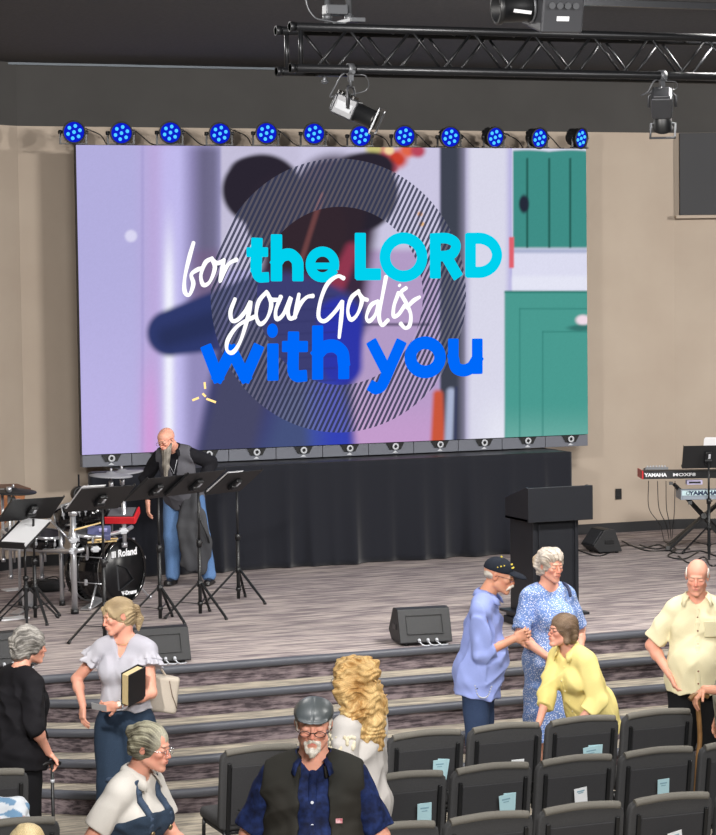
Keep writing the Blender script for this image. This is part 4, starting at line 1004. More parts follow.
        E((.075, .012, -.004), (.007, .019, .031), .004, True, R=(0, .15, -.35)); E((.082, .006, -.004), (.005, .011, .02), .003, True, True, R=(0, .15, -.35))
    def skin_col(s, brow='#8a7a6a', lips='#b4605a', cheek=.35, cap=None, lid=True):
        h = s.hd; k = s.hk; base = s.skin; red = c3('#c4604e'); lp = c3(lips); br = c3(brow) if brow else None
        def f(V):
            q = h.loc(V)/k; x, y, z = q[:, 0], q[:, 1], q[:, 2]; C = np.repeat(base[None], len(V), 0)
            C = C*(1+.05*sines(V, 60, 5))[:, None]
            inh = (np.abs(x) < .1) & (np.abs(y) < .13) & (np.abs(z) < .13)
            ch = .6*np.exp(-((np.abs(x)-.042)/.02)**2-((z+.034)/.02)**2)*(y < -.03)*inh; ns = np.exp(-(x/.014)**2-((z+.025)/.018)**2)*(y < -.09)*inh
            er = np.exp(-((np.abs(x)-.078)/.014)**2-(z/.035)**2)*inh
            C = mixc(C, red, np.clip(cheek*ch+cheek*.9*ns+cheek*.45*er, 0, .8))
            l = (np.exp(-(x/.019)**4-((z+.0575)/.0085)**4))*(y < -.09)*inh; C = mixc(C, lp, np.clip(l*.75, 0, 1))
            if lid: ln = np.exp(-((np.abs(x)-.031)/.0135)**6-((z+.0035-.06*(np.abs(x)-.031)**2/.0135)/.0024)**4)*(y < -.078)*inh; C = mixc(C, c3('#4a3630'), ln*.5)
            if br is not None: b = np.exp(-((np.abs(x)-.031)/.017)**6-((z-.0215+6*(np.abs(x)-.028)**2)/.0042)**4)*(y < -.07)*inh; C = mixc(C, br, b*.8)
            return C
        return f
    def build_body(s, root, name='body', **kw):
        lo, hi = s.body.bounds(); h = s.hd; k = s.hk; parts = []
        hb = (h.o-.15*k, h.o+.15*k)
        boxes = [(hb, .0042*k)]+[(b, .0040) for b in s.hand_boxes]
        f2 = Field(); f2.ops = list(s.body.ops); f2.disp = list(s.body.disp)
        for (b0, b1), _ in boxes: c = (b0+b1)/2; hs = (b1-b0)/2-.034; f2.sub(rbox(c, hs, None, .002), .0005)
        parts.append(f2.mesh(.0095))
        for (b0, b1), hh in boxes:
            f3 = Field(); f3.ops = list(s.body.ops)+[('i', rbox((b0+b1)/2, (b1-b0)/2-.004, None, .001), .0005)]
            parts.append(f3.mesh(hh, b0, b1))
        s.root = root
        return mk_mesh(name, parts, m_skin, s.skin_col(**kw), None, root)
    def eyes(s, root, iris='#4a5a66', look=(0, 0), open_=.6):
        h = s.hd; k = s.hk; w = .96 if s.female else 1.0
        for sg in (-1, 1):
            c = h.p(.031*sg*k*w, -.0775*k, .001*k); f = Field(); f.add(ellipsoid(c, A(.0125, .0135, .0060*open_+.0012)*k, h.R), .001)
            fw = h.d(look[0], -1, look[1]); fw = fw/np.linalg.norm(fw)
            def col(V, c=c, fw=fw): 
                q = V-c; q = q/np.linalg.norm(q, axis=1)[:, None]; t = q @ fw; C = np.repeat(c3('#e6ddd8')[None], len(V), 0)
                return mixc(mixc(C, c3(iris), (t > .9)*1.0), c3('#101010'), (t > .97)*1.0)
            mk_mesh('eye', [f.mesh(.0018*k)], m_eye, col, None, root)
    # ---- garments
    def top(s, t=.014, hem=.5, sleeve=.6, sr=1.35, flare=1.0, fitw=1.0, neck=(.068, .02, .0), vneck=None, amp=.0065, freq=38, seed=1, flex=1.0, sleeve_end=1.15, nosleeve=False, hemslope=0):
        """shirt field. hem, sleeve: fractions (hem height of H; sleeve share of the arm's length)"""
        T, C, z, k, G = s.T, s.Tc, s.z, s.k, s.g*fitw; f = Field()
        f.add(ellipsoid(C.p(0, .0, z(.72)), A(.155*G+t, .108*G+t, .15)*k), .05)
        f.add(ellipsoid(T.p(0, -.0, z(.64)), A(.15*G+t, .112*G+t, .17)*k), .06)
        if hem is not None and hem < .56: f.add(ellipsoid(T.p(0, .010*k, z(.53)), A(.165*s.g*s.hipw+.012+t*flare, .128*s.g+.012+t*1.1, .17)*k), .06)
        if s.belly: f.add(ellipsoid(T.p(0, -.05-.05*s.belly, z(.6)), A(.14*G+.02*s.belly+t, .09+.06*s.belly+t, .15)*k), .06)
        if s.bust:
            for sd in (-1, 1): f.add(ellipsoid(C.p(sd*.075*k, -.085*k, z(.715)), A(.068+t, .05+.02*s.bust+t, .068+t)*k), .045)
        hr = max((.155*G+t)*flare, .202*s.hipw**.5+t*.5)*k
        f.add(cone(T.p(0, -.01-.02*s.belly, z(.57)), T.p(0, -.01-.015*s.belly, z(hem-.02)), (.155*G+t+.008)*k, hr, (T.d(0, 1, 0), .74+.1*s.belly)), .05)
        for sd in (-1, 1):
            f.add(cone(C.p(sd*.07*k, .015*k, z(.80)), s.sh[sd], (.062+t)*k, (.054+t*.9)*k), .04)
            f.add(cone(C.p(sd*.02*k, .02*k, z(.822)), C.p(sd*.12*k, .02*k, z(.806)), (.045+t*.6)*k, (.046+t*.6)*k), .04)
        if hem is not None: f.cut(plane(T.p(0, 0, z(hem)), -T.d(0, hemslope, 1)), .006)
        if not nosleeve:
            for sd, (a, e, w) in s.arm.items():
                L1, L2 = s.arms_l; Ls = sleeve*(L1+L2)
                if Ls <= L1:
                    q = a+(e-a)*Ls/L1; g_ = Field(); s._sl(f, [(a, q, .046*k*sr+.004, .043*k*sr*sleeve_end)], q, (q-a))
                else:
                    q = e+(w-e)*(Ls-L1)/L2; s._sl(f, [(a, e, .046*k*sr+.004, .042*k*sr), (e, q, .042*k*sr, .032*k*sr*sleeve_end)], q, (q-e))
        r0, dz, dy = neck
        f.sub(cone(s.nb+C.d(0, dy-.004, .02*k), s.nb+C.d(0, dy-.02, .16*k), r0*k, r0*1.25*k), .006)
        if vneck:
            wv, dv = vneck; n = 9
            for i in range(n):
                u = i/(n-1); f.sub(cone(C.p(0, -.2*k, z(.845)-dv*u*k), C.p(0, -.055*k-.02*u*(1+s.bust*.5)*k, z(.845)-dv*u*k), wv*(1-u)*k+.006, wv*(1-u)*k+.006), .004)
        if amp:
            def w_(P, amp=amp, seed=seed):
                q = T.loc(P) if True else P
                q = q+.02*np.stack([sines(q, 14, seed+1), sines(q, 14, seed+2), sines(q, 14, seed+3)], -1)
                q = q+.035*np.stack([sines(q, 8, seed+11), sines(q, 8, seed+12), sines(q, 8, seed+13)], -1)
                rd = lambda a, ph: 1-1.7*np.abs(np.sin(a+ph))
                v1 = rd(q[:, 0]*freq*.55+q[:, 2]*freq*.2, sines(q, 10, seed+5)*1.5); v2 = rd(q[:, 2]*freq*.5+np.abs(q[:, 0])*freq*.45, sines(q, 9, seed+6)*1.4); v3 = rd(q[:, 1]*freq*.5-q[:, 2]*freq*.35, sines(q, 9, seed+8)*1.4)
                m1 = np.clip(.5+.8*sines(q, 8, seed+9), 0, 1); m2 = np.clip(.4+.8*sines(q, 9, seed+10), 0, 1)*.8
                top_ = np.clip((z(.80)-T.loc(P)[:, 2])/.06, .15, 1)
                return -amp*top_*(v1*m1+v2*(1-m1)+v3*m2+.3*sines(q, freq*1.6, seed+4, 5)+.35)
            f.noise(w_)
        return f
    def _sl(s, f, segs, q, d):
        # a sleeve: its segments, trimmed square at the end
        d = d/np.linalg.norm(d); prims = [cone(*sg) for sg in segs]
        pl = plane(q, d)[0]
        for fn, a, b in prims:
            f.add(((lambda P, fn=fn: np.maximum(fn(P), pl(P))), a, b), .012)
    def trousers(s, t=.014, top_=.6, width=1.0, amp=.004, seed=3, cuff=.03, flare=1.0):
        T, z, k, G = s.T, s.z, s.k, s.g; f = Field()
        f.add(ellipsoid(T.p(0, 0, 0), A(.165*G+t, .122*G+t, .12)*k), .04); f.add(ellipsoid(T.p(0, 0, z(.6)), A(.142*G+t*.6, .115*G+t*.6, .12)*k), .05)
        if s.belly: f.add(ellipsoid(T.p(0, -.04-.05*s.belly, z(.585)), A(.14*G, .085+.05*s.belly, .1)*k), .05)
        for sd, (a, b, c) in s.legs.items():
            f.add(cone(a, b, (.088*G**.5+t*.7)*k*width**.4, (.058+t)*k*width), .04); f.add(cone(b, c+(b-c)*cuff, (.058+t)*k*width, (.045+t)*k*width*flare), .02)
        f.cut(plane(T.p(0, 0, z(top_)), T.d(0, 0, 1)), .004)
        f.noise(lambda P: -amp*sines(P+.02*np.stack([sines(P, 12, seed), sines(P, 12, seed+1), sines(P, 12, seed+2)], -1), 40, seed+4, 5, (1, 1, .6)))
        return f
    def shoes(s, root, col, name='shoe'):
        m = mat('shoe_'+name+col.strip('#'), col, .4)
        for sd, (a, b, c) in s.legs.items():
            k = s.k; f = Field(); g = c[2]-.05*s.H; o = A(c[0], c[1], g)
            f.add(cone(o+A(0, .03*k, .04*k), o+A(sd*.015, -.14*k, .03*k), .044*k, .04*k, (A(0, 0, 1), .85)), .02); f.add(cone(o+A(0, .015, .06*k), o+A(0, .005, .12*k), .046*k, .048*k), .02)
            f.add(rbox(o+A(sd*.008, -.055*k, .012*k), A(.043, .125, .012)*k, None, .01), .008); f.cut(plane(o+A(0, 0, .002), A(0, 0, -1)), .002)
            mk_mesh(name, [f.mesh(.006)], m, None, None, root)
    def hair_cap(s, t=.014, front=(-.088, .052), low=-.02, sides=.0, extra=None, amp=.0025, n=40, seed=2, curly=0, back_low=-.075, ear=True):
        """front=(y,z) hairline; back_low: how far hair reaches down the nape"""
        h = s.hd; k = s.hk; f = Field()
        f.add(ellipsoid(h.p(0, .02*k, .03*k), A(.074+t, .093+t, .085+t)*k, h.R), .01)
        f.add(ellipsoid(h.p(0, .045*k, -.02*k), A(.066+t, .06+t, .07+t)*k, h.R), .02)
        if extra: extra(f, h, k)
        # open the face
        f.sub(ellipsoid(h.p(0, -.12*k, -.03*k), A(.068+sides, .075, .085+(front[1]-.052))*k, h.R), .01)
        f.sub(cone(h.p(0, -.1*k, -.13*k), h.p(0, -.02*k, -.13*k), .085*k, .06*k), .02)
        f.cut(plane(h.p(0, 0, back_low*k), h.d(0, .0, -1)), .012)
        if ear:
            for sg in (-1, 1): f.sub(ellipsoid(h.p(.085*sg*k, .008*k, -.012*k), A(.028, .016, .026)*k, h.R), .008)
        f.noise(s.strands(amp*1.5, n, seed, curly)); f.noise(lambda P: -.0045*sines(P, 28, seed+31)*k); return f
    def strands(s, amp, n, seed, curly=0):
        h = s.hd; k = s.hk
        def fn(P):
            q = h.loc(P)/k; w = .012*np.stack([sines(q, 30, seed), sines(q, 30, seed+1), sines(q, 30, seed+2)], -1); q2 = q+w
            ph = np.arctan2(q2[:, 0], q2[:, 2]+.04); v = (np.sin(ph*n*.5+6*q2[:, 1])*.7+.5*np.sin(ph*n*1.9+1+8*q2[:, 1]))*np.clip(.3+.6*sines(q, 22, seed+3), -.4, 1)+.9*sines(q, 48, seed+8)+.5*sines(q, 110, seed+1)
            o = -amp*v*k
            if curly: o = o-curly*np.sin(q2[:, 2]*150+3*sines(q, 45, seed+5))*.6-curly*sines(q, 95, seed+6)
            return o
        return fn
    def hair_col(s, a, b, n=40, seed=2, c=None):
        A_, B_ = c3(a), c3(b); h = s.hd; k = s.hk
        def f(V):
            q = h.loc(V)/k; w = .012*np.stack([sines(q, 30, seed), sines(q, 30, seed+1), sines(q, 30, seed+2)], -1); q2 = q+w
            ph = np.arctan2(q2[:, 0], q2[:, 2]+.04); v = .5+.28*np.sin(ph*n+30*q2[:, 1]+1.0)*np.clip(.5+.5*sines(q, 20, seed+4), 0, 1)+.22*np.sin(ph*n*2.7+14*q2[:, 1])+.25*sines(q, 40, seed+9)
            C = mixc(np.repeat(A_[None], len(V), 0), B_, np.clip(v, 0, 1))
            if c: C = mixc(C, c3(c[0]), np.clip(c[1](q), 0, 1))
            return C
        return f
    def glasses(s, root, m, r=.019, rim=.0014, z=.0, y=-.104, shape=1.0, down=0, full=True):
        h = s.hd; k = s.hk; mb = MB()
        def P(x, yy, zz): return Vector(h.p(x*k, yy*k, zz*k).tolist())
        for sg in (-1, 1):
            pts = [P(.033*sg+r*1.15*math.cos(t), y-.002*abs(math.cos(t)), z+r*shape*math.sin(t)) for t in np.linspace(0, 2*PI, 22)[:-1]]
            mb.tube(pts, rim*k, 6, closed=True); mb.tube([P((.033+r*1.15)*sg, y, z+.005), P(.074*sg, -.06, z+.006), P(.082*sg, .0, z+.008), P(.08*sg, .02, z-.008)], rim*k, 6)
        mb.tube([P(-.014, y-.001, z+.003), P(0, y-.006, z+.006), P(.014, y-.001, z+.003)], rim*k, 6)
        g = mb.build('glasses', m, root); return g
def flat_col(c, c2=None, fr=9, seed=1, amt=1.0):
    a = c3(c); b = c3(c2 or c)
    def f(V): return mixc(np.repeat(a[None], len(V), 0), b, np.clip(.5+.5*amt*sines(V, fr, seed), 0, 1)) if c2 else np.repeat(a[None], len(V), 0)
    return f
def person_root(px, py, h_mod, rot, z0, label, H):
    """stands so that the crown (h_mod above z0) falls on the pixel; rot in degrees from facing the camera, positive to the picture's right"""
    p = at(px, py, z=z0+h_mod)
    return thing('person', (p.x, p.y, z0), -YAW+math.radians(rot), label, 'person')
# ================================================================== the people
WH = lambda *v: A(*v)
def collar(P, root, m, colf, r=.066, h=.04, gap=.05, out=.016, name='collar', tilt=.35, open_=0.0):
    """turned-down shirt collar: two leaves round the neck, open at the throat"""
    k = P.k; mb = MB(); n = 26; vs = []
    for i in range(n+1):
        a = -PI/2+gap/r*.5+(2*PI-gap/r)*i/n; c_, s_ = math.cos(a), math.sin(a); fr_ = max(0, -s_)
        top = P.nb+P.Tc.d(c_*r*k, s_*r*1.02*k-.006-.02*fr_*k, (.042-.034*fr_-open_*fr_)*k); bot = P.nb+P.Tc.d(c_*(r+out+.010+.02*fr_)*k, s_*(r+out+.012+.03*fr_)*k-.006-.022*fr_*k, (.040-h-.045*fr_-open_*fr_)*k)
        vs += [top, (top+bot)/2+P.Tc.d(c_*.007, s_*.007, .006), bot]
    mb.add([tuple(v) for v in vs], [(3*i+j, 3*i+j+1, 3*i+j+4, 3*i+j+3) for i in range(n) for j in (0, 1)], 0, True)
    o = mb.build(name, m, root); ca = o.data.color_attributes.new('col', 'FLOAT_COLOR', 'POINT')
    V = np.zeros(len(o.data.vertices)*3, np.float32); o.data.vertices.foreach_get('co', V); c = colf(V.reshape(-1, 3)); ca.data.foreach_set('color', np.concatenate([c, np.ones((len(c), 1))], 1).astype(np.float32).ravel())
    so = o.modifiers.new('thickness', 'SOLIDIFY'); so.thickness = .005; so.offset = 0; return o
def surf_y(fd, P, x, z, y0=-.45, y1=.0):
    """front surface of a field along a line in the torso frame"""
    ys = np.linspace(y0, y1, 200); Q = np.stack([P.Tc.p(x, y, z) for y in ys]).astype(np.float32)
    D = np.full(len(Q), .2, np.float32)
    for mode, (f, a, b), k in fd.ops:
        d = f(Q)
        if mode == 'u': h = np.clip(.5+.5*(D-d)/k, 0, 1); D = D*(1-h)+d*h-k*h*(1-h)
    i = int(np.argmax(D < 0)); return ys[i] if D.min() < 0 else 0
def buttons(fd, P, root, zs, col='#efe9d8', r=.006, x=0.0, name='button'):
    m = mat('button'+col.strip('#'), col, .35)
    for z in zs:
        zz = P.z(z); y = surf_y(fd, P, x, zz); c = P.Tc.p(x, y-.003, zz); mb = MB(); mb.cyl(c, c+P.Tc.d(0, -.004, 0), r, n=12); mb.build(name, m, root)
def placket(fd, P, root, m, colf, z0, z1, w=.017, x=0.0, name='placket'):
    f = Field(); zs = np.linspace(P.z(z0), P.z(z1), 14)
    pts = [P.Tc.p(x, surf_y(fd, P, x, z)+.003, z) for z in zs]
    for a, b in zip(pts[:-1], pts[1:]): f.add(cone(a, b, w, w, (P.Tc.d(0, 1, 0), .38)), .004)
    return mk_mesh(name, [f.mesh(.004)], m, colf, None, root)
ROOTS = {}
def start(nm, px, py, h, rot, z0, label):
    r = person_root(px, py, h, rot, z0, label, 0); ROOTS[nm] = r; return r
def crown(P): return float((P.hd.o+P.hd.R @ A(0, .02, .11)*P.hk)[2])
def headxy(P): q = P.hd.o+P.hd.R @ A(0, .02, .11)*P.hk; return q
def place(root, P, px, py, z0=0, extra=.01, Y=None):
    """put the figure so that the top of its head is seen at the pixel"""
    top = P.hd.o+np.array([0, 0, .113*P.hk+extra]); rz = root.rotation_euler.z
    if Y is None: w = at(px, py, z=z0+float(top[2]))
    else: w = at(px, py, Y=Y)
    off = Matrix.Rotation(rz, 3, 'Z') @ Vector((float(top[0]), float(top[1]), 0))
    root.location = (w.x-off.x, w.y-off.y, z0)

# ---- man in the flat cap, black vest (nearest the camera)
def vest_man():
    root = start('vest', 313, 697, 1.78, -3, 0, 'man in a grey leather flat cap, glasses, black fleece vest and navy shirt')
    P = Person(H=1.80, g=1.06, head=(2, 4, 2), neck=6, lean=3, belly=.7, sw=.167, skin='pink', neck_r=.066)
    P.pose_arm(-1, (-.33, -.06, P.z(.50)), (-.4, .5, 0), r=1.15); P.hand(-1, (.9, .1, 0), .45)
    P.pose_arm(1, (.33, -.10, P.z(.50)), (.4, .5, 0), r=1.15); P.hand(1, (-.9, .1, 0), .45)
    P.build_body(root, brow='#8d8478', cheek=.5)
    shc = flat_col('#18264f', '#0e1838', 60, 4)
    sh = P.top(sleeve=.47, sr=1.62, sleeve_end=1.1, vneck=(.034, .075), seed=3, amp=.006, fitw=1.02, hem=.46)
    mk_mesh('shirt', [sh.mesh(.007)], m_camo, shc, None, root)
    collar(P, root, m_camo, shc, r=.074, gap=.1, h=.05, out=.02)
    placket(sh, P, root, m_camo, shc, .81, .6, .02); buttons(sh, P, root, (.745, .69), '#d8dce6', .007)
    vs = P.top(t=.034, nosleeve=True, hem=.45, neck=(.085, .02, .0), seed=8, amp=.006, fitw=1.03); Tc = P.Tc; k = P.k
    # armholes and the open front
    for sd in (-1, 1):
        vs.add(cone(Tc.p(sd*.06*k, .01, P.z(.805)), Tc.p(sd*.18*k, .01, P.z(.782)), .082*k, .076*k), .04); vs.add(cone(Tc.p(sd*.135*k, .0, P.z(.76)), Tc.p(sd*.15*k, .0, P.z(.56)), .085*k, .09*k, (A(0, 1, 0), 1.1)), .05)
        q = Tc.p(sd*.222*k, 0, P.z(.8)); vs.sub(plane(q, -Tc.d(sd, 0, .10))[:1]+(Tc.p(sd*.30, 0, P.z(.7))-.22, Tc.p(sd*.30, 0, P.z(.7))+.22), .012)
    for i in range(30):
        u = i/29; w_ = (.060+.030*u)*k; zc = P.z(.835-.40*u); vs.sub(cone(Tc.p(.006, -.5, zc), Tc.p(.006, -.055, zc), w_, w_), .006)
    vcol = flat_col('#2a2824', '#232320', 14, 6)
    vo = mk_mesh('vest', [vs.mesh(.007)], m_cloth, vcol, None, root)
    # stand collar of the vest
    mb = MB(); n = 22; V = []
    for i in range(n+1):
        a = -PI/2+.72+(2*PI-1.44)*i/n; c_, s_ = math.cos(a), math.sin(a); fr_ = max(0, -s_)
        for rr, zz in ((.094, -.02), (.090, .03)): V.append(tuple(P.nb+Tc.d(c_*rr*k, s_*rr*k-.035*fr_, (zz-.055*fr_)*k)))
    mb.add(V, [(2*i, 2*i+1, 2*i+3, 2*i+2) for i in range(n)], 0, True); co = mb.build('stand_collar', mat('black_fleece', '#262420', .95), vo); so = co.modifiers.new('thickness', 'SOLIDIFY'); so.thickness = .012
    y = surf_y(vs, P, .12, P.z(.70)); mb = MB(); mb.box(Tc.p(.12, y-.012, P.z(.70)), (.03, .006, .02), Matrix(P.Tc.R.tolist())); mb.build('flag_pin', mat('flag_pin', '#e2b8bd', .4, noise=(90, '#b04a58', .3)), vo)
    y = surf_y(vs, P, .13, P.z(.585), -.5); mb = MB(); mb.box(Tc.p(.13, y-.010, P.z(.585)), (.10, .006, .022), Matrix(P.Tc.R.tolist())); mb.build('chest_label', mat('olive_label', '#3f412f', .8), vo)
    mk_mesh('trousers', [P.trousers().mesh(.01)], m_denim, flat_col('#2a3346'), None, root); P.shoes(root, '#1c1a19')
    h, hk = P.hd, P.hk
    # goatee and side hair
    f = Field(); f.add(ellipsoid(h.p(0, -.088*hk, -.098*hk), A(.022, .018, .026)*hk, h.R), .01)
    for sg in (-1, 1): f.add(cone(h.p(.006*sg*hk, -.1*hk, -.047*hk), h.p(.03*sg*hk, -.085*hk, -.058*hk), .008*hk, .007*hk), .006); f.add(cone(h.p(.03*sg*hk, -.085*hk, -.058*hk), h.p(.024*sg*hk, -.08*hk, -.09*hk), .0075*hk, .011*hk), .01)
    f.noise(lambda Q: -.0016*sines(Q, 260, 3)); mk_mesh('goatee', [f.mesh(.003)], m_hair, flat_col('#d9d4cb', '#bdb5a8', 200, 2), None, root)
    f = Field()
    for sg in (-1, 1): f.add(ellipsoid(h.p(.072*sg*hk, .02*hk, .022*hk), A(.010, .035, .03)*hk, h.R), .01); f.add(cone(h.p(.073*sg*hk, -.018*hk, .02*hk), h.p(.07*sg*hk, -.02*hk, -.02*hk), .007, .005), .006)
    f.add(ellipsoid(h.p(0, .085*hk, -.005*hk), A(.06, .025, .045)*hk, h.R), .01); f.noise(lambda Q: -.0014*sines(Q, 220, 5)); mk_mesh('hair', [f.mesh(.0035)], m_hair, flat_col('#c9c3b8', '#a59e93', 160, 2), None, root)
    P.glasses(root, m_darkfr, r=.02, rim=.0019, z=-.012, shape=.62, y=-.107)
    # flat cap
    f = Field(); f.add(ellipsoid(h.p(0, .012*hk, .057*hk), A(.088, .110, .064)*hk, h.R @ rotm(.12, 0, 0)), .01); f.add(ellipsoid(h.p(0, -.045*hk, .062*hk), A(.078, .07, .036)*hk, h.R @ rotm(.3, 0, 0)), .02)
    f.add(ellipsoid(h.p(0, -.088*hk, .050*hk), A(.068, .046, .008)*hk, h.R @ rotm(.30, 0, 0)), .008); f.cut(plane(h.p(0, 0, .030*hk), h.d(0, .05, -1)), .005)
    f.noise(lambda Q: -.0025*sines(Q, 45, 7)); f.noise(lambda Q: .003*np.exp(-((h.loc(Q)[:, 0])/.003)**2))
    mk_mesh('flat_cap', [f.mesh(.004)], m_leather, flat_col('#3f4445', '#50565a', 30, 3), None, root)
    place(root, P, 313, 697, extra=.012)
vest_man()
def long_hair(pts, rs, flat=None, k=.02):
    out = []
    for i in range(len(pts)-1): out.append((cone(pts[i], pts[i+1], rs[i], rs[i+1], flat), k))
    return out
# ---- woman with curly golden hair, white blouse, seen from behind
def curly_woman():
    root = start('curly', 352, 654, 1.66, -118, 0, 'woman with long curly golden hair and white embroidered blouse, turned away')
    P = Person(H=1.66, g=1.06, female=True, head=(-4, 6, 0), bust=.8, sw=.158, hipw=1.05, skin='fair')
    P.pose_arm(-1, (-.16, -.22, P.z(.55)), (-.3, .5, -.2)); P.hand(-1, (.8, .3, 0), .5)
    P.pose_arm(1, (.22, -.08, P.z(.50)), (.4, .5, 0)); P.hand(1, (-.9, .1, 0), .5)
    P.build_body(root, brow='#b08a55'); P.eyes(root)
    sh = P.top(t=.022, sleeve=.92, sr=1.75, sleeve_end=1.2, hem=.47, flare=1.15, seed=12, amp=.008, neck=(.078, .02, -.01))
    bl = mk_mesh('blouse', [sh.mesh(.0065)], m_silk, flat_col('#cbc7c3', '#bfbab6', 12, 3), None, root)
    # raised embroidery on the sleeve
    f = Field(); rs = random.Random(5); a, e, w = P.arm[1]; d = (e-a)/np.linalg.norm(e-a)
    for q in range(46):
        u = rs.uniform(.1, .75); an = rs.uniform(-1.3, 1.3); side = P.Tc.d(math.cos(an), math.sin(an), 0); c = a+(e-a)*u+side*(.046*P.k*1.75+.003); f.add(ellipsoid(c, A(.010, .010, .012)), .004)
    mk_mesh('embroidery', [f.mesh(.004)], m_silk, flat_col('#cfc4a4', '#e2dbc6', 90, 3), None, bl)
    mk_mesh('trousers', [P.trousers().mesh(.01)], m_denim, flat_col('#3a3f4a'), None, root); P.shoes(root, '#2a2422')
    h, k = P.hd, P.hk
    def ex(f, h, k):
        f.add(ellipsoid(h.p(0, .035*k, .045*k), A(.125, .135, .088)*k, h.R), .02)
        for sg in (-1, 1):
            for p in long_hair([h.p(.09*sg*k, .01, .02*k), h.p(.115*sg*k, .03*k, -.06*k), h.p(.11*sg*k, .06*k, -.18*k), h.p(.08*sg*k, .10*k, -.32*k)], [.06*k, .065*k, .06*k, .025*k]): f.add(*p)
        for p in long_hair([h.p(0, .07*k, .0), h.p(0, .10*k, -.12*k), h.p(0, .115*k, -.24*k), h.p(-.01, .13*k, -.38*k)], [.10*k, .11*k, .09*k, .03*k], (h.d(0, 1, 0), .6)): f.add(*p)
    f = P.hair_cap(.018, low=-.4, extra=ex, back_low=-.4, curly=.008, amp=.003, ear=False)
    mk_mesh('hair', [f.mesh(.0045)], m_hair, P.hair_col('#a67c46', '#dcbd84', 30, 4), None, root)
    P.glasses(root, m_darkfr, r=.02, rim=.0016)
    place(root, P, 352, 654, extra=.035)
curly_woman()
# ---- woman in overalls
def overalls_woman():
    root = start('overalls', 150, 725, 1.62, 62, 0, 'woman in denim overalls, white shirt and round glasses, grey hair in a bun')
    P = Person(H=1.63, g=1.04, female=True, head=(10, 10, 0), neck=16, lean=12, bust=.8, sw=.145, hipw=1.0, skin='pink', neck_r=.056)
    P.pose_arm(-1, (-.16, -.12, P.z(.56)), (-.25, .7, 0), r=1.15); P.hand(-1, (.8, -.3, 0), .5)
    P.pose_arm(1, (.16, -.30, P.z(.60)), (.4, .4, -.3), r=1.15); P.hand(1, (-.4, 0, -.9), .5)
    P.build_body(root, brow='#8a7668', cheek=.6); P.eyes(root, look=(.0, -.25))
    sh = P.top(t=.018, sleeve=.35, sr=1.5, sleeve_end=1.12, hem=.5, seed=21, amp=.008, vneck=(.028, .10))
    wc = flat_col('#cfcbc5', '#c2beb7', 10, 2); mk_mesh('shirt', [sh.mesh(.006)], m_silk, wc, None, root)
    collar(P, root, m_silk, wc, r=.064, gap=.085, h=.055, out=.02)
    T, k = P.Tc, P.k
    ov = P.trousers(t=.03, top_=.66, width=1.25); f = Field(); f.ops = list(P.top(t=.030, nosleeve=True, hem=.4, seed=22).ops)[:-1]
    dc = flat_col('#364558', '#293646', 30, 5)
    f = P.top(t=.030, nosleeve=True, hem=.42, seed=22, amp=.005, neck=(.05, .02, 0))
    f.cut(plane(T.p(0, 0, P.z(.70)), T.d(0, .55, 1)), .004); f.cut(plane(T.p(0, .02, P.z(.7)), T.d(0, 1, -.35)), .006)
    mk_mesh('bib', [f.mesh(.007)], m_denim, dc, None, root); mk_mesh('trousers', [ov.mesh(.01)], m_denim, dc, None, root)
    st = Field()
    for sg in (-1, 1):
        pts = []
        for t_ in np.linspace(0, 1, 16):
            x = sg*(.085-.0*t_)*k; 
            if t_ < .5: zz = P.z(.70+.12*t_/.5*1.0); y = surf_y(sh, P, x, min(zz, P.z(.80)), -.5)-.006
            else: zz = P.z(.82-.02*(t_-.5)/.5); y = surf_y(sh, P, x, P.z(.80), -.5)+.006+(t_-.5)/.5*.17
            if t_ < .5 and zz > P.z(.80): y += (zz-P.z(.80))*1.2
            pts.append(T.p(x, y, zz + (.012 if t_ > .45 else 0)))
        for a, b in zip(pts[:-1], pts[1:]): st.add(cone(a, b, .019, .019, (T.d(0, 1, .3), .35)), .004)
    sp_ = mk_mesh('shoulder_strap', [st.mesh(.005)], m_denim, flat_col('#3e4c60'), None, root)
    for sg in (-1, 1):
        y = surf_y(f, P, sg*.08, P.z(.695), -.5); mb = MB(); c = T.p(sg*.082*k, y-.008, P.z(.697)); mb.cyl(c, c+T.d(0, -.008, 0), .013, n=14); mb.build('brass_button', mat('brass', '#9c8a6a', .35, metal=.8), sp_)
    P.shoes(root, '#5a4a40')
    def ex(f, h, k):
        f.add(ellipsoid(h.p(-.01, .105*k, .058*k), A(.036, .032, .034)*k, h.R), .012)
    f = P.hair_cap(.011, front=(-.088, .046), low=-.06, extra=ex, amp=.003, n=26, seed=5, back_low=-.055)
    mk_mesh('hair', [f.mesh(.0036)], m_hair, P.hair_col('#3f3a30', '#a09c86', 26, 5, (('#b9b5a2'), lambda q: np.clip((-q[:, 1]-.02)*16, 0, .8))), None, root)
    P.glasses(root, m_chrome, r=.021, rim=.0013, z=-.004, shape=.9)
    place(root, P, 150, 722, extra=.012)
overalls_woman()
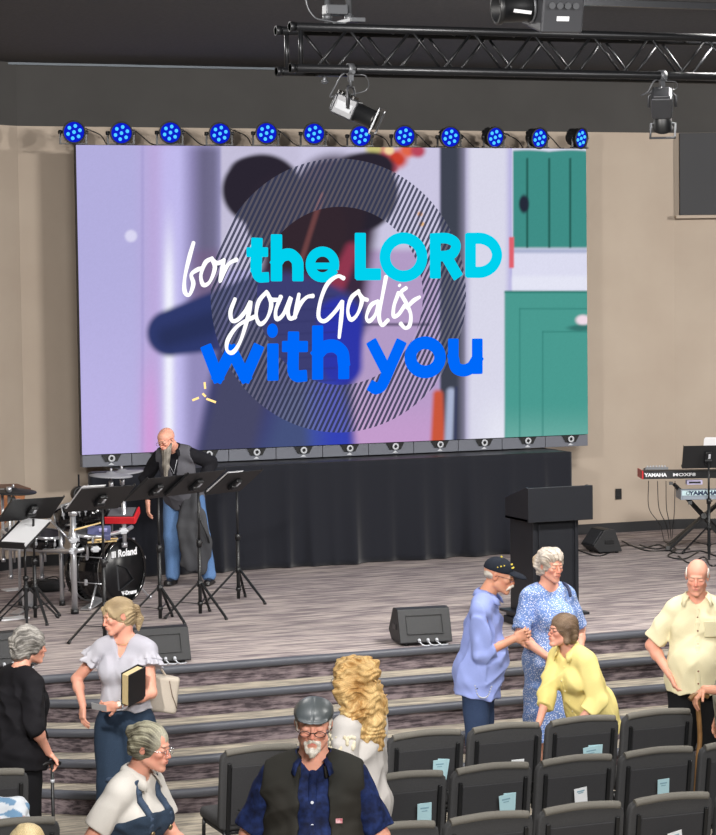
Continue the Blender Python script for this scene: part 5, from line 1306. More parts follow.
# ---- woman in jeans with the Bible and the bag
def jeans_woman():
    root = start('jeans', 115, 597, 1.65, -14, 0, 'blonde woman with ponytail, ruffled pale grey blouse and blue jeans, holding a black Bible')
    P = Person(H=1.66, g=1.0, female=True, head=(-48, 14, -4), neck=6, bust=.8, sw=.158, hipw=1.02, skin='pink')
    P.pose_arm(-1, (-.235, -.14, P.z(.585)), (-.6, .5, 0)); P.hand(-1, (.5, .5, 0), .55, fdir=P.Tc.d(.05, -.25, -.95))
    P.pose_arm(1, (.045, -.27, P.z(.605)), (.8, .3, -.6)); P.hand(1, (-.25, .9, .2), .75, fdir=P.Tc.d(-.95, -.1, -.15))
    P.build_body(root, brow='#a58a62', cheek=.5); P.eyes(root, look=(-.2, -.35))
    T, k = P.Tc, P.k
    sh = P.top(t=.016, sleeve=.2, sr=1.5, hem=.565, flare=.98, seed=31, amp=.007, vneck=(.052, .145), neck=(.075, .02, 0))
    gc = flat_col('#bdbcc4', '#aeadb8', 10, 2)
    for sd in (-1, 1):
        a, e, w = P.arm[sd]; d = (e-a)/np.linalg.norm(e-a)
        for j, (u0, u1, r0, r1) in enumerate(((-.01, .075, .052, .082), (.035, .115, .056, .090))):
            fn, lo, hi = cone(a+d*u0, a+d*u1, r0, r1); pl = plane(a+d*u1, d)[0]
            def rf(P_, fn=fn, pl=pl, a=a, d=d, j=j):
                q = P_-a; al = q @ d; rad = q-al[..., None]*d; ang = np.arctan2(rad[..., 0], rad[..., 1]*1.0); return np.maximum(fn(P_)-.012*np.sin(ang*9+j)*np.clip(al/.1, 0, 1), pl(P_))
            sh.add((rf, lo-.02, hi+.02), .006)
    mk_mesh('blouse', [sh.mesh(.006)], m_silk, gc, None, root)
    jn = P.trousers(t=.016, top_=.60, width=1.4, flare=1.7, cuff=.0, amp=.005, seed=7)
    mk_mesh('jeans', [jn.mesh(.008)], m_denim, flat_col('#2c3b4e', '#212e3e', 6, 5), None, root); P.shoes(root, '#8a7a6a')
    def ex(f, h, k):
        for p in long_hair([h.p(0, .10*k, .02*k), h.p(0, .135*k, .0), h.p(.0, .14*k, -.07*k), h.p(0, .12*k, -.14*k)], [.025*k, .03*k, .032*k, .012*k], None, .016): f.add(*p)
        f.add(cone(h.p(.045*k, -.07*k, .068*k), h.p(.072*k, -.045*k, .0*k), .012*k, .007*k), .02); f.add(cone(h.p(-.045*k, -.07*k, .068*k), h.p(-.072*k, -.045*k, .0*k), .012*k, .007*k), .02)
    f = P.hair_cap(.013, front=(-.088, .04), extra=ex, amp=.0022, n=46, seed=6, back_low=-.16)
    mk_mesh('hair', [f.mesh(.0036)], m_hair, P.hair_col('#7a674c', '#bda783', 46, 6), None, root)
    # necklace, watch
    c = T.p(0, surf_y(P.body, P, 0, P.z(.80), -.4)-.004, P.z(.79)); mb = MB(); mb.ball(c, .007, 8); mb.tube([P.nb+T.d(math.cos(a)*.06, math.sin(a)*.055-.012, -.0-.035*max(0, -math.sin(a))) for a in np.linspace(-3.6, .4, 16)], .0016, 5); mb.build('necklace', mat('gold', '#d9b872', .3, metal=1), root)
    a, e, w = P.arm[1]; d = (w-e)/np.linalg.norm(w-e); c = w-d*.022; mb = MB(); mb.lathe([(.029, -.006), (.031, 0), (.029, .006), (.026, .006), (.026, -.006), (.029, -.006)], c, d, 22); wt = mb.build('watch', m_silv, root)
    n = T.d(0, -1, .2); mb = MB(); mb.cyl(c+n*.026, c+n*.034, .016, n=18); mb.build('watch_face', mat('pale_dial', '#e2ddcf', .3), wt)
    place(root, P, 117, 597, extra=.014)
    # Bible held against the forearm: its own thing
    rz = root.rotation_euler.z; Mr = Matrix.Translation(root.location) @ Matrix.Rotation(rz, 4, 'Z')
    pc = Mr @ Vector((T.p(.145, -.26, P.z(.68))).tolist())
    t = thing('bible', pc, rz+1.1, 'thick black Bible with pale page edges held under the arm of the blonde woman', 'book')
    mb = MB(); Rb = Euler((.2, -.2, .1)).to_matrix()
    mb.box((0, 0, 0), (.15, .05, .205), Rb); mb.build('pages', mat('gilt_pages', '#cdb98c', .6, noise=(3, '#bba77c', .5), stretch=(60, 60, 1)), t, bevel=.003)
    mb = MB()
    for s_ in (-1, 1): mb.box(Rb @ Vector((.004, s_*.0285, 0)), (.165, .007, .22), Rb)
    mb.box(Rb @ Vector((.083, 0, 0)), (.008, .066, .22), Rb); mb.build('cover', mat('black_leather', '#16151a', .45), t, bevel=.003)
    pc = Mr @ Vector((T.p(-.045, -.36, P.z(.606))).tolist()); mb = MB(); mb.box((0, 0, 0), (.10, .0015, .05), Euler((.5, .15, 0))); o = mb.build('folded_card', mat('grey_card', '#9a9a9c', .7)); o.location = pc; o.rotation_euler = (0, 0, rz)
    tag(o, 'small grey folded card in the hand of the blonde woman', 'card')
    # handbag hanging behind the elbow
    pc = Mr @ Vector((T.p(.20, .12, P.z(.63))).tolist())
    t = thing('handbag', pc, rz+.25, 'cream handbag hanging behind the elbow of the blonde woman', 'handbag')
    f = Field(); f.add(rbox((0, 0, -.03), (.11, .05, .115), rotm(0, .15, 0), .02), .01); f.noise(lambda Q: -.003*sines(Q, 25, 3)); mk_mesh('bag_body', [f.mesh(.006)], m_cloth, flat_col('#bfb6aa', '#b3a99c', 8, 3), None, t)
    mb = MB(); mb.tube(crv([(-.07, 0, .06), (-.12, .0, .20), (-.12, -.02, .25), (-.08, .02, .26), (-.04, .03, .18), (.05, 0, .06)], 6), .007, 8); mb.build('strap', mat('cream_leather', '#b3a594', .5), t)
    mb = MB(); mb.tube([(.06, -.06, .06), (.075, -.062, -.03), (.105, -.06, -.12)], .003, 6); mb.build('seam', mat('brown_leather', '#5d4a3c', .5), t)
jeans_woman()
# ---- woman in black with the cane, seen from behind
def black_woman():
    root = start('black', 28, 625, 1.6, 128, 0, 'grey haired woman in a black short sleeved top leaning on a cane, seen from behind')
    P = Person(H=1.60, g=1.2, female=True, head=(-10, 8, 0), neck=16, lean=7, bust=.8, sw=.165, hipw=1.12, skin='pink')
    P.pose_arm(-1, (-.21, -.10, P.z(.54)), (-.5, .55, 0), r=1.1); P.hand(-1, (.2, 0, -1), 1.15, fdir=P.Tc.d(.1, -.75, -.6))
    P.pose_arm(1, (.25, -.05, P.z(.52)), (.4, .5, 0)); P.hand(1, (-.9, .1, 0), .5)
    P.build_body(root, brow='#8a8078', cheek=.5); P.eyes(root)
    sh = P.top(t=.022, sleeve=.56, sr=1.55, sleeve_end=1.2, hem=.475, flare=1.22, seed=41, amp=.009)
    mk_mesh('blouse', [sh.mesh(.0065)], m_cloth, flat_col('#17161a', '#131216', 8, 2), None, root)
    mk_mesh('trousers', [P.trousers(width=1.3).mesh(.009)], m_cloth, flat_col('#131316'), None, root); P.shoes(root, '#18171a')
    def ex(f, h, k):
        f.add(ellipsoid(h.p(0, .03*k, .035*k), A(.098, .118, .095)*k, h.R), .02); f.add(ellipsoid(h.p(0, .055*k, -.045*k), A(.078, .07, .06)*k, h.R), .02)
        for sg in (-1, 1): f.add(cone(h.p(.07*sg*k, -.02*k, .03*k), h.p(.075*sg*k, .0, -.035*k), .03*k, .022*k), .015)
    f = P.hair_cap(.018, low=-.08, extra=ex, amp=.003, n=22, seed=9, curly=.004, back_low=-.10, ear=False)
    mk_mesh('hair', [f.mesh(.0042)], m_hair, P.hair_col('#504d4a', '#a6a29c', 22, 9), None, root)
    place(root, P, 30, 625, extra=.022)
    rz = root.rotation_euler.z; Mr = Matrix.Translation(root.location) @ Matrix.Rotation(rz, 4, 'Z')
    hp = Mr @ Vector(P.palm[-1][0].tolist())
    t = thing('walking_cane', (hp.x, hp.y, 0), rz, 'black walking cane gripped by the woman in black', 'cane')
    z = hp.z-.012; mb = MB(); mb.tube(crv([(0, .07, z-.005), (0, .03, z+.004), (0, -.03, z+.002), (0, -.055, z-.012)], 5), .0135, 10); mb.build('handle', m_blk, t)
    mb = MB(); mb.cyl((0, 0, .03), (0, 0, z), .010); mb.build('shaft', m_blk, t); mb = MB(); mb.cyl((0, 0, 0), (0, 0, .035), .018, .013); mb.build('rubber_tip', m_blkp, t); mb = MB(); mb.cyl((0, 0, z-.12), (0, 0, z-.10), .0125); mb.build('collar_ring', m_silv, t)
black_woman()
# ---- man in the baseball cap and blue shirt
def cap_man():
    root = start('cap', 500, 556, 1.77, 78, 0, 'man in a dark baseball cap and untucked light blue shirt with clasped hands')
    P = Person(H=1.77, g=.98, head=(-2, 14, 0), neck=24, lean=8, belly=.35, sw=.158, skin='tan', neck_r=.06)
    P.pose_arm(-1, (-.03, -.215, P.z(.685)), (-.5, .5, -.8)); P.pose_arm(1, (.03, -.215, P.z(.685)), (.5, .5, -.8))
    P.hand(-1, P.Tc.d(1, .0, .1), .9, fdir=P.Tc.d(.3, -.85, .55), scale=1.05); P.hand(1, P.Tc.d(-1, .0, .1), .9, fdir=P.Tc.d(-.3, -.85, .4), scale=1.05)
    P.build_body(root, brow='#bfb6a8', cheek=.5); P.eyes(root, look=(0, -.3))
    bc = flat_col('#93a1da', '#8795d0', 10, 2)
    sh = P.top(t=.018, sleeve=.70, sr=1.5, sleeve_end=1.2, hem=.45, flare=1.0, seed=51, amp=.009, vneck=(.03, .05))
    mk_mesh('shirt', [sh.mesh(.0065)], m_silk, bc, None, root); collar(P, root, m_silk, bc, r=.066, gap=.09, h=.05, out=.018); placket(sh, P, root, m_silk, bc, .80, .5, .016); buttons(sh, P, root, (.76, .70, .64, .58, .52), '#e8e4da')
    mk_mesh('jeans', [P.trousers(t=.012, width=1.1).mesh(.008)], m_denim, flat_col('#33425f', '#2a3853', 8, 3), None, root); P.shoes(root, '#4a3a30')
    h, k = P.hd, P.hk
    f = Field()
    for sg in (-1, 1): f.add(cone(h.p(.002*sg, -.105*k, -.045*k), h.p(.028*sg*k, -.094*k, -.056*k), .0105*k, .009*k), .006); f.add(cone(h.p(.028*sg*k, -.094*k, -.056*k), h.p(.036*sg*k, -.078*k, -.078*k), .009*k, .005*k), .006)
    mk_mesh('mustache', [f.mesh(.003)], m_hair, flat_col('#ebe6de', '#cfc8bc', 180, 2), None, root)
    f = Field(); f.add(ellipsoid(h.p(0, .05*k, .0), A(.073, .058, .04)*k, h.R), .01); f.noise(lambda Q: -.001*sines(Q, 250, 2)); mk_mesh('hair', [f.mesh(.0035)], m_hair, flat_col('#c5beb4', '#a39c92', 150, 2), None, root)
    P.glasses(root, m_darkfr, r=.019, rim=.0015, shape=.75)
    f = Field(); f.add(ellipsoid(h.p(0, .014*k, .042*k), A(.083, .104, .082)*k, h.R), .01); f.cut(plane(h.p(0, 0, .030*k), h.d(0, .02, -1)), .004)
    cp = mk_mesh('baseball_cap', [f.mesh(.004)], m_cloth, flat_col('#1f242e', '#1a1f28', 12, 2), None, root)
    f = Field(); f.add(ellipsoid(h.p(0, -.115*k, .030*k), A(.066, .075, .022)*k, h.R @ rotm(.12, 0, 0)), .01); f.sub(ellipsoid(h.p(0, -.113*k, .020*k), A(.064, .079, .023)*k, h.R @ rotm(.12, 0, 0)), .002); f.cut(plane(h.p(0, -.06*k, 0), h.d(0, 1, 0)), .003)
    mk_mesh('visor', [f.mesh(.003)], m_cloth, flat_col('#1c212b'), None, cp)
    f = Field(); n = 26
    for i in range(n):
        a = -PI/2-.5+1.0*i/(n-1)
    def dot(x, y, z, r): f.add(ellipsoid(h.p(x*k, y*k, z*k), A(r, r, r)*k, h.R), .002)
    for i in range(9): a = (i-4)*.075; dot(.083*math.sin(a)*1.0, .014-.104*math.cos(a)*.93, .074, .006)
    for x in (-.014, 0, .014): dot(x, -.066, .094, .006)
    dot(-.078, -.01, .075, .006); dot(-.074, -.03, .085, .005); dot(-.083, .01, .065, .005); dot(0, .014, .125, .007)
    mk_mesh('yellow_emblem', [f.mesh(.002)], m_cloth, flat_col('#c9b64a'), None, cp)
    # watch chain at the right hip
    c0, c1 = P.T.p(-.20, -.02, P.z(.50)), P.T.p(-.18, -.13, P.z(.505)); m_ = (c0+c1)/2+np.array([-.02, 0, -.075])
    mb = MB(); pts = crv([c0, (c0*.6+m_*.4+A(-.01, 0, -.03)), m_, (c1*.6+m_*.4+A(-.01, 0, -.03)), c1], 4)
    for i, p in enumerate(pts): mb.ball(p, .006, 6)
    mb.build('chain', m_silv, root)
    place(root, P, 499, 557, extra=.012)
cap_man()
# ---- woman in the floral dress
def floral_woman():
    root = start('floral', 550, 547, 1.66, 22, 0, 'white haired woman in a blue and white floral dress in front of the lectern')
    P = Person(H=1.72, g=.93, female=True, head=(8, 8, 0), neck=6, bust=.8, sw=.148, hipw=1.05, skin='pink')
    P.pose_arm(-1, (-.13, -.24, P.z(.565)), (-.7, .4, 0), r=1.1); P.hand(-1, (.3, .9, 0), .5, fdir=P.Tc.d(.5, -.4, -.7)); P.pose_arm(1, (.20, -.10, P.z(.53)), (.5, .5, 0)); P.hand(1, (-.8, .2, 0), .5)
    P.build_body(root, brow='#a58a7a', cheek=.7); P.eyes(root, look=(.1, -.3))
    dr = P.top(t=.024, sleeve=.46, sr=1.35, sleeve_end=1.2, hem=.2, flare=1.2, seed=61, amp=.005, neck=(.076, .02, -.01))
    mk_mesh('dress', [dr.mesh(.007)], m_floral, flat_col('#7f9bd2', '#6f8bc6', 14, 2), None, root); P.shoes(root, '#b8a896')
    def ex(f, h, k):
        f.add(ellipsoid(h.p(0, .0, .062*k), A(.084, .095, .066)*k, h.R), .02); f.add(ellipsoid(h.p(-.045*k, .08*k, .01*k), A(.05, .045, .06)*k, h.R), .02); f.add(ellipsoid(h.p(.045*k, .08*k, .01*k), A(.05, .045, .06)*k, h.R), .02)
        for sg in (-1, 1): f.add(cone(h.p(.075*sg*k, -.02*k, .03*k), h.p(.074*sg*k, -.02*k, -.055*k), .014*k, .006*k), .01)
    f = P.hair_cap(.014, extra=ex, amp=.003, n=24, seed=12, curly=.003, back_low=-.09)
    mk_mesh('hair', [f.mesh(.0042)], m_hair, P.hair_col('#9c8e7f', '#cbc2b8', 24, 12, (('#b89a6c'), lambda q: np.clip((q[:, 1]-.06)*14, 0, .6))), None, root)
    f = Field(); T = P.Tc
    for t_ in range(10):
        u0, u1 = t_/10, (t_+1)/10
        pp = [T.p(.115*P.k, -.12*math.cos(u*PI*.9), P.z(.80)+.075*math.sin(u*PI)-.0) for u in (u0, u1)]; f.add(cone(pp[0], pp[1], .012, .012), .004)
    mk_mesh('bag_strap', [f.mesh(.005)], mat('navy_strap', '#2c3350', .6), None, None, root)
    place(root, P, 551, 547, extra=.02)
    root.location.z = 0
floral_woman()
# ---- woman in the yellow shirt, bending forward
def yellow_woman():
    root = start('yellow', 563, 613, 1.4, -52, 0, 'brown haired woman in a yellow blouse bending forward beside the floral dress')
    P = Person(H=1.53, g=1.08, female=True, head=(-14, -6, 0), neck=8, lean=27, bust=.9, sw=.15, hipw=1.0, skin='pink')
    P.pose_arm(1, (.14, -.28, .76), (.5, .6, -.2), frame=False, r=1.05); P.hand(1, (-.8, .3, -.2), .5, fdir=(0.0, -.25, -.95))
    P.pose_arm(-1, (-.04, -.44, .76), (-.5, .3, -.6), frame=False, r=1.05); P.hand(-1, (.4, .6, -.5), .5, fdir=(0.0, -.45, -.85))
    P.build_body(root, brow='#7a6450', cheek=.6); P.eyes(root, look=(0, -.4))
    yc = flat_col('#ead98e', '#dfcd7f', 9, 2)
    sh = P.top(t=.022, sleeve=.74, sr=1.6, sleeve_end=1.2, hem=.44, flare=1.1, seed=71, amp=.009, vneck=(.045, .09))
    mk_mesh('blouse', [sh.mesh(.0065)], m_silk, yc, None, root); collar(P, root, m_silk, yc, r=.07, gap=.1, h=.045, out=.012); placket(sh, P, root, m_silk, yc, .78, .5, .014); buttons(sh, P, root, (.74, .69, .64, .59), '#efe9c0', .005)
    mk_mesh('trousers', [P.trousers(width=1.15).mesh(.009)], m_cloth, flat_col('#17171a'), None, root); P.shoes(root, '#2a2422')
    def ex(f, h, k):
        f.add(ellipsoid(h.p(0, .02*k, .038*k), A(.092, .11, .088)*k, h.R), .02)
        for sg in (-1, 1): f.add(cone(h.p(.072*sg*k, .01*k, .02*k), h.p(.078*sg*k, .005*k, -.065*k), .035*k, .026*k), .02)
        f.add(ellipsoid(h.p(0, .06*k, -.035*k), A(.075, .055, .06)*k, h.R), .02)
    f = P.hair_cap(.016, front=(-.088, .035), low=-.1, extra=ex, amp=.0025, n=34, seed=14, back_low=-.095, ear=False)
    mk_mesh('hair', [f.mesh(.0042)], m_hair, P.hair_col('#4a382b', '#8f7862', 34, 14), None, root)
    P.glasses(root, m_darkfr, r=.021, rim=.0018)
    place(root, P, 562, 613, extra=.02); pass
yellow_woman()
# ---- old man in the cream shirt
def cream_man():
    root = start('cream', 692, 559, 1.76, -6, 0, 'balding man in a cream short sleeved shirt with a hand in his black trousers pocket')
    P = Person(H=1.75, g=1.1, head=(-6, 12, 3), neck=10, lean=0, belly=.5, sw=.15, skin='pink', neck_r=.062)
    P.pose_arm(-1, (-.185, -.10, P.z(.545)), (-.7, .5, 0), r=1.1); P.hand(-1, (.9, 0, 0), .4, fdir=P.Tc.d(.35, -.3, -.85)); P.pose_arm(1, (.26, -.05, P.z(.5)), (.4, .5, 0), r=1.1); P.hand(1, (-.9, .1, 0), .45)
    P.build_body(root, brow='#c9b8a4', cheek=.75)
    cc = flat_col('#e2d9b6', '#d8ceab', 10, 2)
    sh = P.top(t=.018, sleeve=.45, sr=1.45, sleeve_end=1.25, hem=.475, flare=1.0, seed=81, amp=.007, vneck=(.04, .06))
    mk_mesh('shirt', [sh.mesh(.0065)], m_silk, cc, None, root); collar(P, root, m_silk, cc, r=.072, gap=.12, h=.055, out=.028); placket(sh, P, root, m_silk, cc, .79, .5, .018); buttons(sh, P, root, (.77, .72, .67, .62, .57, .52), '#7a4a3a', .006)
    y = surf_y(sh, P, .09, P.z(.73)); f = Field(); f.add(rbox(P.Tc.p(.09, y-.0, P.z(.725)), A(.05, .01, .055), P.Tc.R @ rotm(-.1, 0, .25), .004), .003); mk_mesh('chest_pocket', [f.mesh(.004)], m_silk, flat_col('#ddd4b1'), None, root)
    mk_mesh('trousers', [P.trousers(t=.012, width=1.2).mesh(.008)], m_cloth, flat_col('#141416'), None, root); P.shoes(root, '#1a1818')
    h, k = P.hd, P.hk; f = Field()
    for sg in (-1, 1): f.add(ellipsoid(h.p(.071*sg*k, .022*k, .02*k), A(.0095, .04, .034)*k, h.R), .01)
    f.add(ellipsoid(h.p(0, .085*k, .0), A(.062, .026, .05)*k, h.R), .012); f.noise(lambda Q: -.001*sines(Q, 240, 5)); mk_mesh('hair', [f.mesh(.0035)], m_hair, flat_col('#e6e1da', '#c9c3ba', 160, 2), None, root)
    place(root, P, 697, 560, extra=.0)
cream_man()
# ---- bearded man on the stage
def stage_man():
    root = start('stage', 180, 430, 1.5, -12, STAGE, 'bald bearded man in grey vest and black shirt bending over the stands')
    legs = {-1: (A(-.10, 0, .49*1.70), A(-.11, -.0, .27*1.70), A(-.12, .01, .05*1.70)), 1: (A(.10, 0, .49*1.70), A(.16, .02, .27*1.70), A(.22, .06, .05*1.70))}
    P = Person(H=1.60, g=1.0, head=(-28, 26, -6), neck=30, lean=26, side=-4, belly=0, sw=.165, skin='pink', neck_r=.06, legs=legs)
    P.pose_arm(-1, (-.30, -.17, P.z(.545)), (-.6, .4, 0)); P.hand(-1, (.6, .4, 0), .5, fdir=(.05, -.15, -1)); P.pose_arm(1, (.20, -.02, P.z(.60)), (.5, .9, .1)); P.hand(1, (-.9, .2, 0), 1.0, fdir=(-.4, -.5, -.6))
    P.build_body(root, brow='#8a7a6c', cheek=.4)
    sh = P.top(t=.014, sleeve=.92, sr=1.5, sleeve_end=1.15, hem=.5, seed=91, amp=.007, vneck=(.03, .06)); mk_mesh('shirt', [sh.mesh(.008)], m_cloth, flat_col('#1a1a1f', '#141418', 9, 2), None, root)
    collar(P, root, m_cloth, flat_col('#17171b'), r=.066, gap=.09, h=.045)
    vs = P.top(t=.028, nosleeve=True, hem=.485, neck=(.075, .02, .0), seed=92, amp=.004); T, k = P.Tc, P.k
    for sd in (-1, 1): q = T.p(sd*.185*k, 0, P.z(.8)); vs.sub(plane(q, -T.d(sd, 0, .10))[:1]+(T.p(sd*.30, 0, P.z(.7))-.22, T.p(sd*.30, 0, P.z(.7))+.22), .012)
    for i in range(9): u = i/8; vs.sub(cone(T.p(.0, -.5, P.z(.83-.16*u)), T.p(.0, -.05, P.z(.83-.16*u)), (.06*(1-u)+.006)*k, (.06*(1-u)+.006)*k), .006)
    mk_mesh('vest', [vs.mesh(.008)], m_cloth, flat_col('#58585e', '#4c4c52', 9, 2), None, root)
    mk_mesh('jeans', [P.trousers(t=.014, width=1.25, top_=.57).mesh(.008)], m_denim, flat_col('#6484b0', '#5576a4', 6, 3), None, root); P.shoes(root, '#191718', 'boot')
    h, k = P.hd, P.hk; f = Field(); f.add(ellipsoid(h.p(0, -.068*k, -.100*k), A(.048, .04, .032)*k, h.R), .02); dn = A(-.02, -.03, -1)
    b0 = h.p(0, -.075*k, -.105*k); f.add(cone(b0, b0+dn*.13, .046, .036, (h.d(0, 1, 0), .6)), .03); f.add(cone(b0+dn*.13, b0+dn*.25, .036, .012, (h.d(0, 1, 0), .6)), .02)
    for sg in (-1, 1): f.add(cone(h.p(.055*sg*k, -.02*k, -.045*k), h.p(.04*sg*k, -.06*k, -.08*k), .014*k, .022*k), .015)
    f.noise(lambda Q: -.003*np.sin(Q[:, 0]*260+2*sines(Q, 30, 3))); mk_mesh('beard', [f.mesh(.0045)], m_hair, flat_col('#8d877e', '#5f5a54', 70, 2), None, root)
    P.glasses(root, m_darkfr, r=.019, rim=.0016, shape=.7)
    mb = MB(); y = surf_y(vs, P, 0, P.z(.74)); mb.tube([tuple(T.p(-.05, y+.02, P.z(.80))), tuple(T.p(-.0, y-.006, P.z(.72))), tuple(T.p(.05, y+.02, P.z(.80)))], .003, 6); mb.build('neck_chain', m_silv, root)
    w = at(185, 585, z=STAGE); root.location = (w.x, w.y, STAGE); hx, hy, hz = (root.matrix_basis @ Vector((P.hd.o+P.hd.R @ A(0, .02, .11)).tolist())); print('stage man crown px', to_px(np.array(hx), np.array(hy), np.array(hz)))
    rz = root.rotation_euler.z; Mr = Matrix.Translation(root.location) @ Matrix.Rotation(rz, 4, 'Z')
    hp = Mr @ Vector(P.palm[1][0].tolist())
    t = thing('coat', (hp.x, hp.y, STAGE), -YAW, 'long grey coat held over the arm of the bearded man, hanging almost to the floor', 'coat')
    z = hp.z-STAGE; f = Field(); x = -.02
    f.add(cone((x-.03, 0, z-.01), (x-.07, 0, z-.35), .06, .085, (A(0, 1, 0), .5)), .03); f.add(cone((x-.06, 0, z-.35), (x-.03, 0, .22), .085, .11, (A(0, 1, 0), .45)), .03)
    f.add(cone((x+.0, -.02, z-.05), (x+.09, -.02, z-.5), .05, .075, (A(0, 1, 0), .5)), .03); f.add(cone((x+.09, -.02, z-.5), (x+.05, -.0, .18), .075, .075, (A(0, 1, 0), .45)), .03)
    f.cut(plane((0, 0, .13), (-.3, 0, -1)), .01); f.noise(lambda Q: -.012*np.sin(Q[:, 0]*55+3*sines(Q, 7, 4)+Q[:, 2]*4)-.004*sines(Q, 40, 5))
    mk_mesh('cloth_body', [f.mesh(.007)], m_cloth, flat_col('#4a4b4e', '#3d3e42', 8, 2), None, t)
    mb = MB(); mb.tube(crv([(.02, -.075, z-.2), (.05, -.085, z-.3), (.10, -.085, z-.42), (.12, -.07, z-.5)], 5), .009, 6); mb.build('belt_strap', m_blk, t)
stage_man()
# ---- person at the right edge with the wooden cane
def edge_man():
    root = start('edge', 738, 575, 1.7, -72, 0, 'person in a grey short sleeved shirt at the right edge, leaning on a wooden cane')
    P = Person(H=1.72, g=1.1, head=(-30, 5, 0), neck=10, lean=2, belly=.3, sw=.17, skin='tan')
    wz = at(698, 688, Y=12.72); P.pose_arm(1, (.10, -.33, (wz.z+.0)-.53*1.72), (.5, .3, -.8), r=1.1); P.hand(1, P.Tc.d(.0, .1, -1), 1.15, fdir=P.Tc.d(0, -.7, -.5)); P.pose_arm(-1, (-.26, -.05, P.z(.5)), (-.4, .5, 0), r=1.1); P.hand(-1, (.9, .1, 0), .45)
    P.build_body(root, brow='#c9b8a4'); P.eyes(root)
    sh = P.top(t=.024, sleeve=.46, sr=1.6, sleeve_end=1.2, hem=.475, flare=1.1, seed=84, amp=.007); mk_mesh('shirt', [sh.mesh(.008)], m_silk, flat_col('#a5a392', '#9a9888', 9, 2), None, root)
    mk_mesh('trousers', [P.trousers().mesh(.01)], m_cloth, flat_col('#2a2a2e'), None, root); P.shoes(root, '#1c1a1a')
    f = P.hair_cap(.008, amp=.001, n=40); mk_mesh('hair', [f.mesh(.005)], m_hair, P.hair_col('#d8d4cc', '#f0ede8'), None, root)
    # stand so that the gripping hand is seen at its pixel
    rz = root.rotation_euler.z; hp = P.palm[1][0]; w = at(698, 688, Y=12.72); off = Matrix.Rotation(rz, 3, 'Z') @ Vector((float(hp[0]), float(hp[1]), 0)); root.location = (w.x-off.x, w.y-off.y, 0)
    t = thing('walking_cane', (w.x, w.y, 0), 0, 'bent brown wooden cane held by the person at the right edge', 'cane')
    z = float(hp[2])+.01; mw = mat('knotted_wood', '#8f6a3e', .5, noise=(14, '#6d4c2a', .5)); mb = MB()
    mb.tube(crv([(.0, 0, z+.02), (.0, 0, z-.06), (.012, 0, z-.25), (-.008, 0, z-.42), (-.03, 0, z-.62), (-.012, 0, z-.8), (-.01, 0, .03)], 6), [.018]*4+[.0145]*33 if False else .0155, 10); mb.build('shaft', mw, t)
    mb = MB(); mb.tube(crv([(.07, -.0, z-.0), (.03, 0, z+.018), (-.03, 0, z+.014), (-.06, 0, z-.008)], 5), .016, 10); mb.build('handle', mw, t); mb = MB(); mb.cyl((-.01, 0, 0), (-.01, 0, .035), .02, .017); mb.build('rubber_tip', m_blkp, t)
edge_man()
# ---- seated person at the bottom left
def seated():
    root = start('seated', 27, 822, 1.2, 175, 0, 'seated person with light blond hair at the bottom left, seen from behind')
    H = 1.6; z0 = .46-.53*H+.10
    legs = {sd: (A(sd*.1, 0, .50*H), A(sd*.12, -.42, .50*H), A(sd*.12, -.44, .50*H-.40)) for sd in (-1, 1)}
    P = Person(H=H, g=1.05, female=True, head=(0, 6, 0), bust=.4, sw=.158, skin='fair', legs=legs)
    for sd in (-1, 1): P.pose_arm(sd, (sd*.17, -.30, P.z(.585)), (sd*.5, .4, -.3)); P.hand(sd, (0, .2, -1), .4)
    P.build_body(root, brow='#b09a78'); P.eyes(root)
    mk_mesh('blouse', [P.top(t=.016, sleeve=.5, hem=.5, seed=88).mesh(.009)], m_silk, flat_col('#c9c4bc'), None, root); mk_mesh('trousers', [P.trousers().mesh(.01)], m_cloth, flat_col('#4a4a52'), None, root); P.shoes(root, '#3a3230')
    f = P.hair_cap(.018, amp=.002, n=40, back_low=-.1, ear=False, extra=lambda f, h, k: f.add(ellipsoid(h.p(0, .04*k, .01*k), A(.092, .1, .09)*k, h.R), .02))
    mk_mesh('hair', [f.mesh(.004)], m_hair, P.hair_col('#b39c72', '#ddcca2'), None, root)
    top = P.hd.o+np.array([0, 0, .113*P.hk+.02]); w = at(27, 822, z=1.25); rz = root.rotation_euler.z; off = Matrix.Rotation(rz, 3, 'Z') @ Vector((float(top[0]), float(top[1]), 0))
    root.location = (w.x-off.x, w.y-off.y, 1.25-float(top[2])); return w, root.location
print('seated', seated())
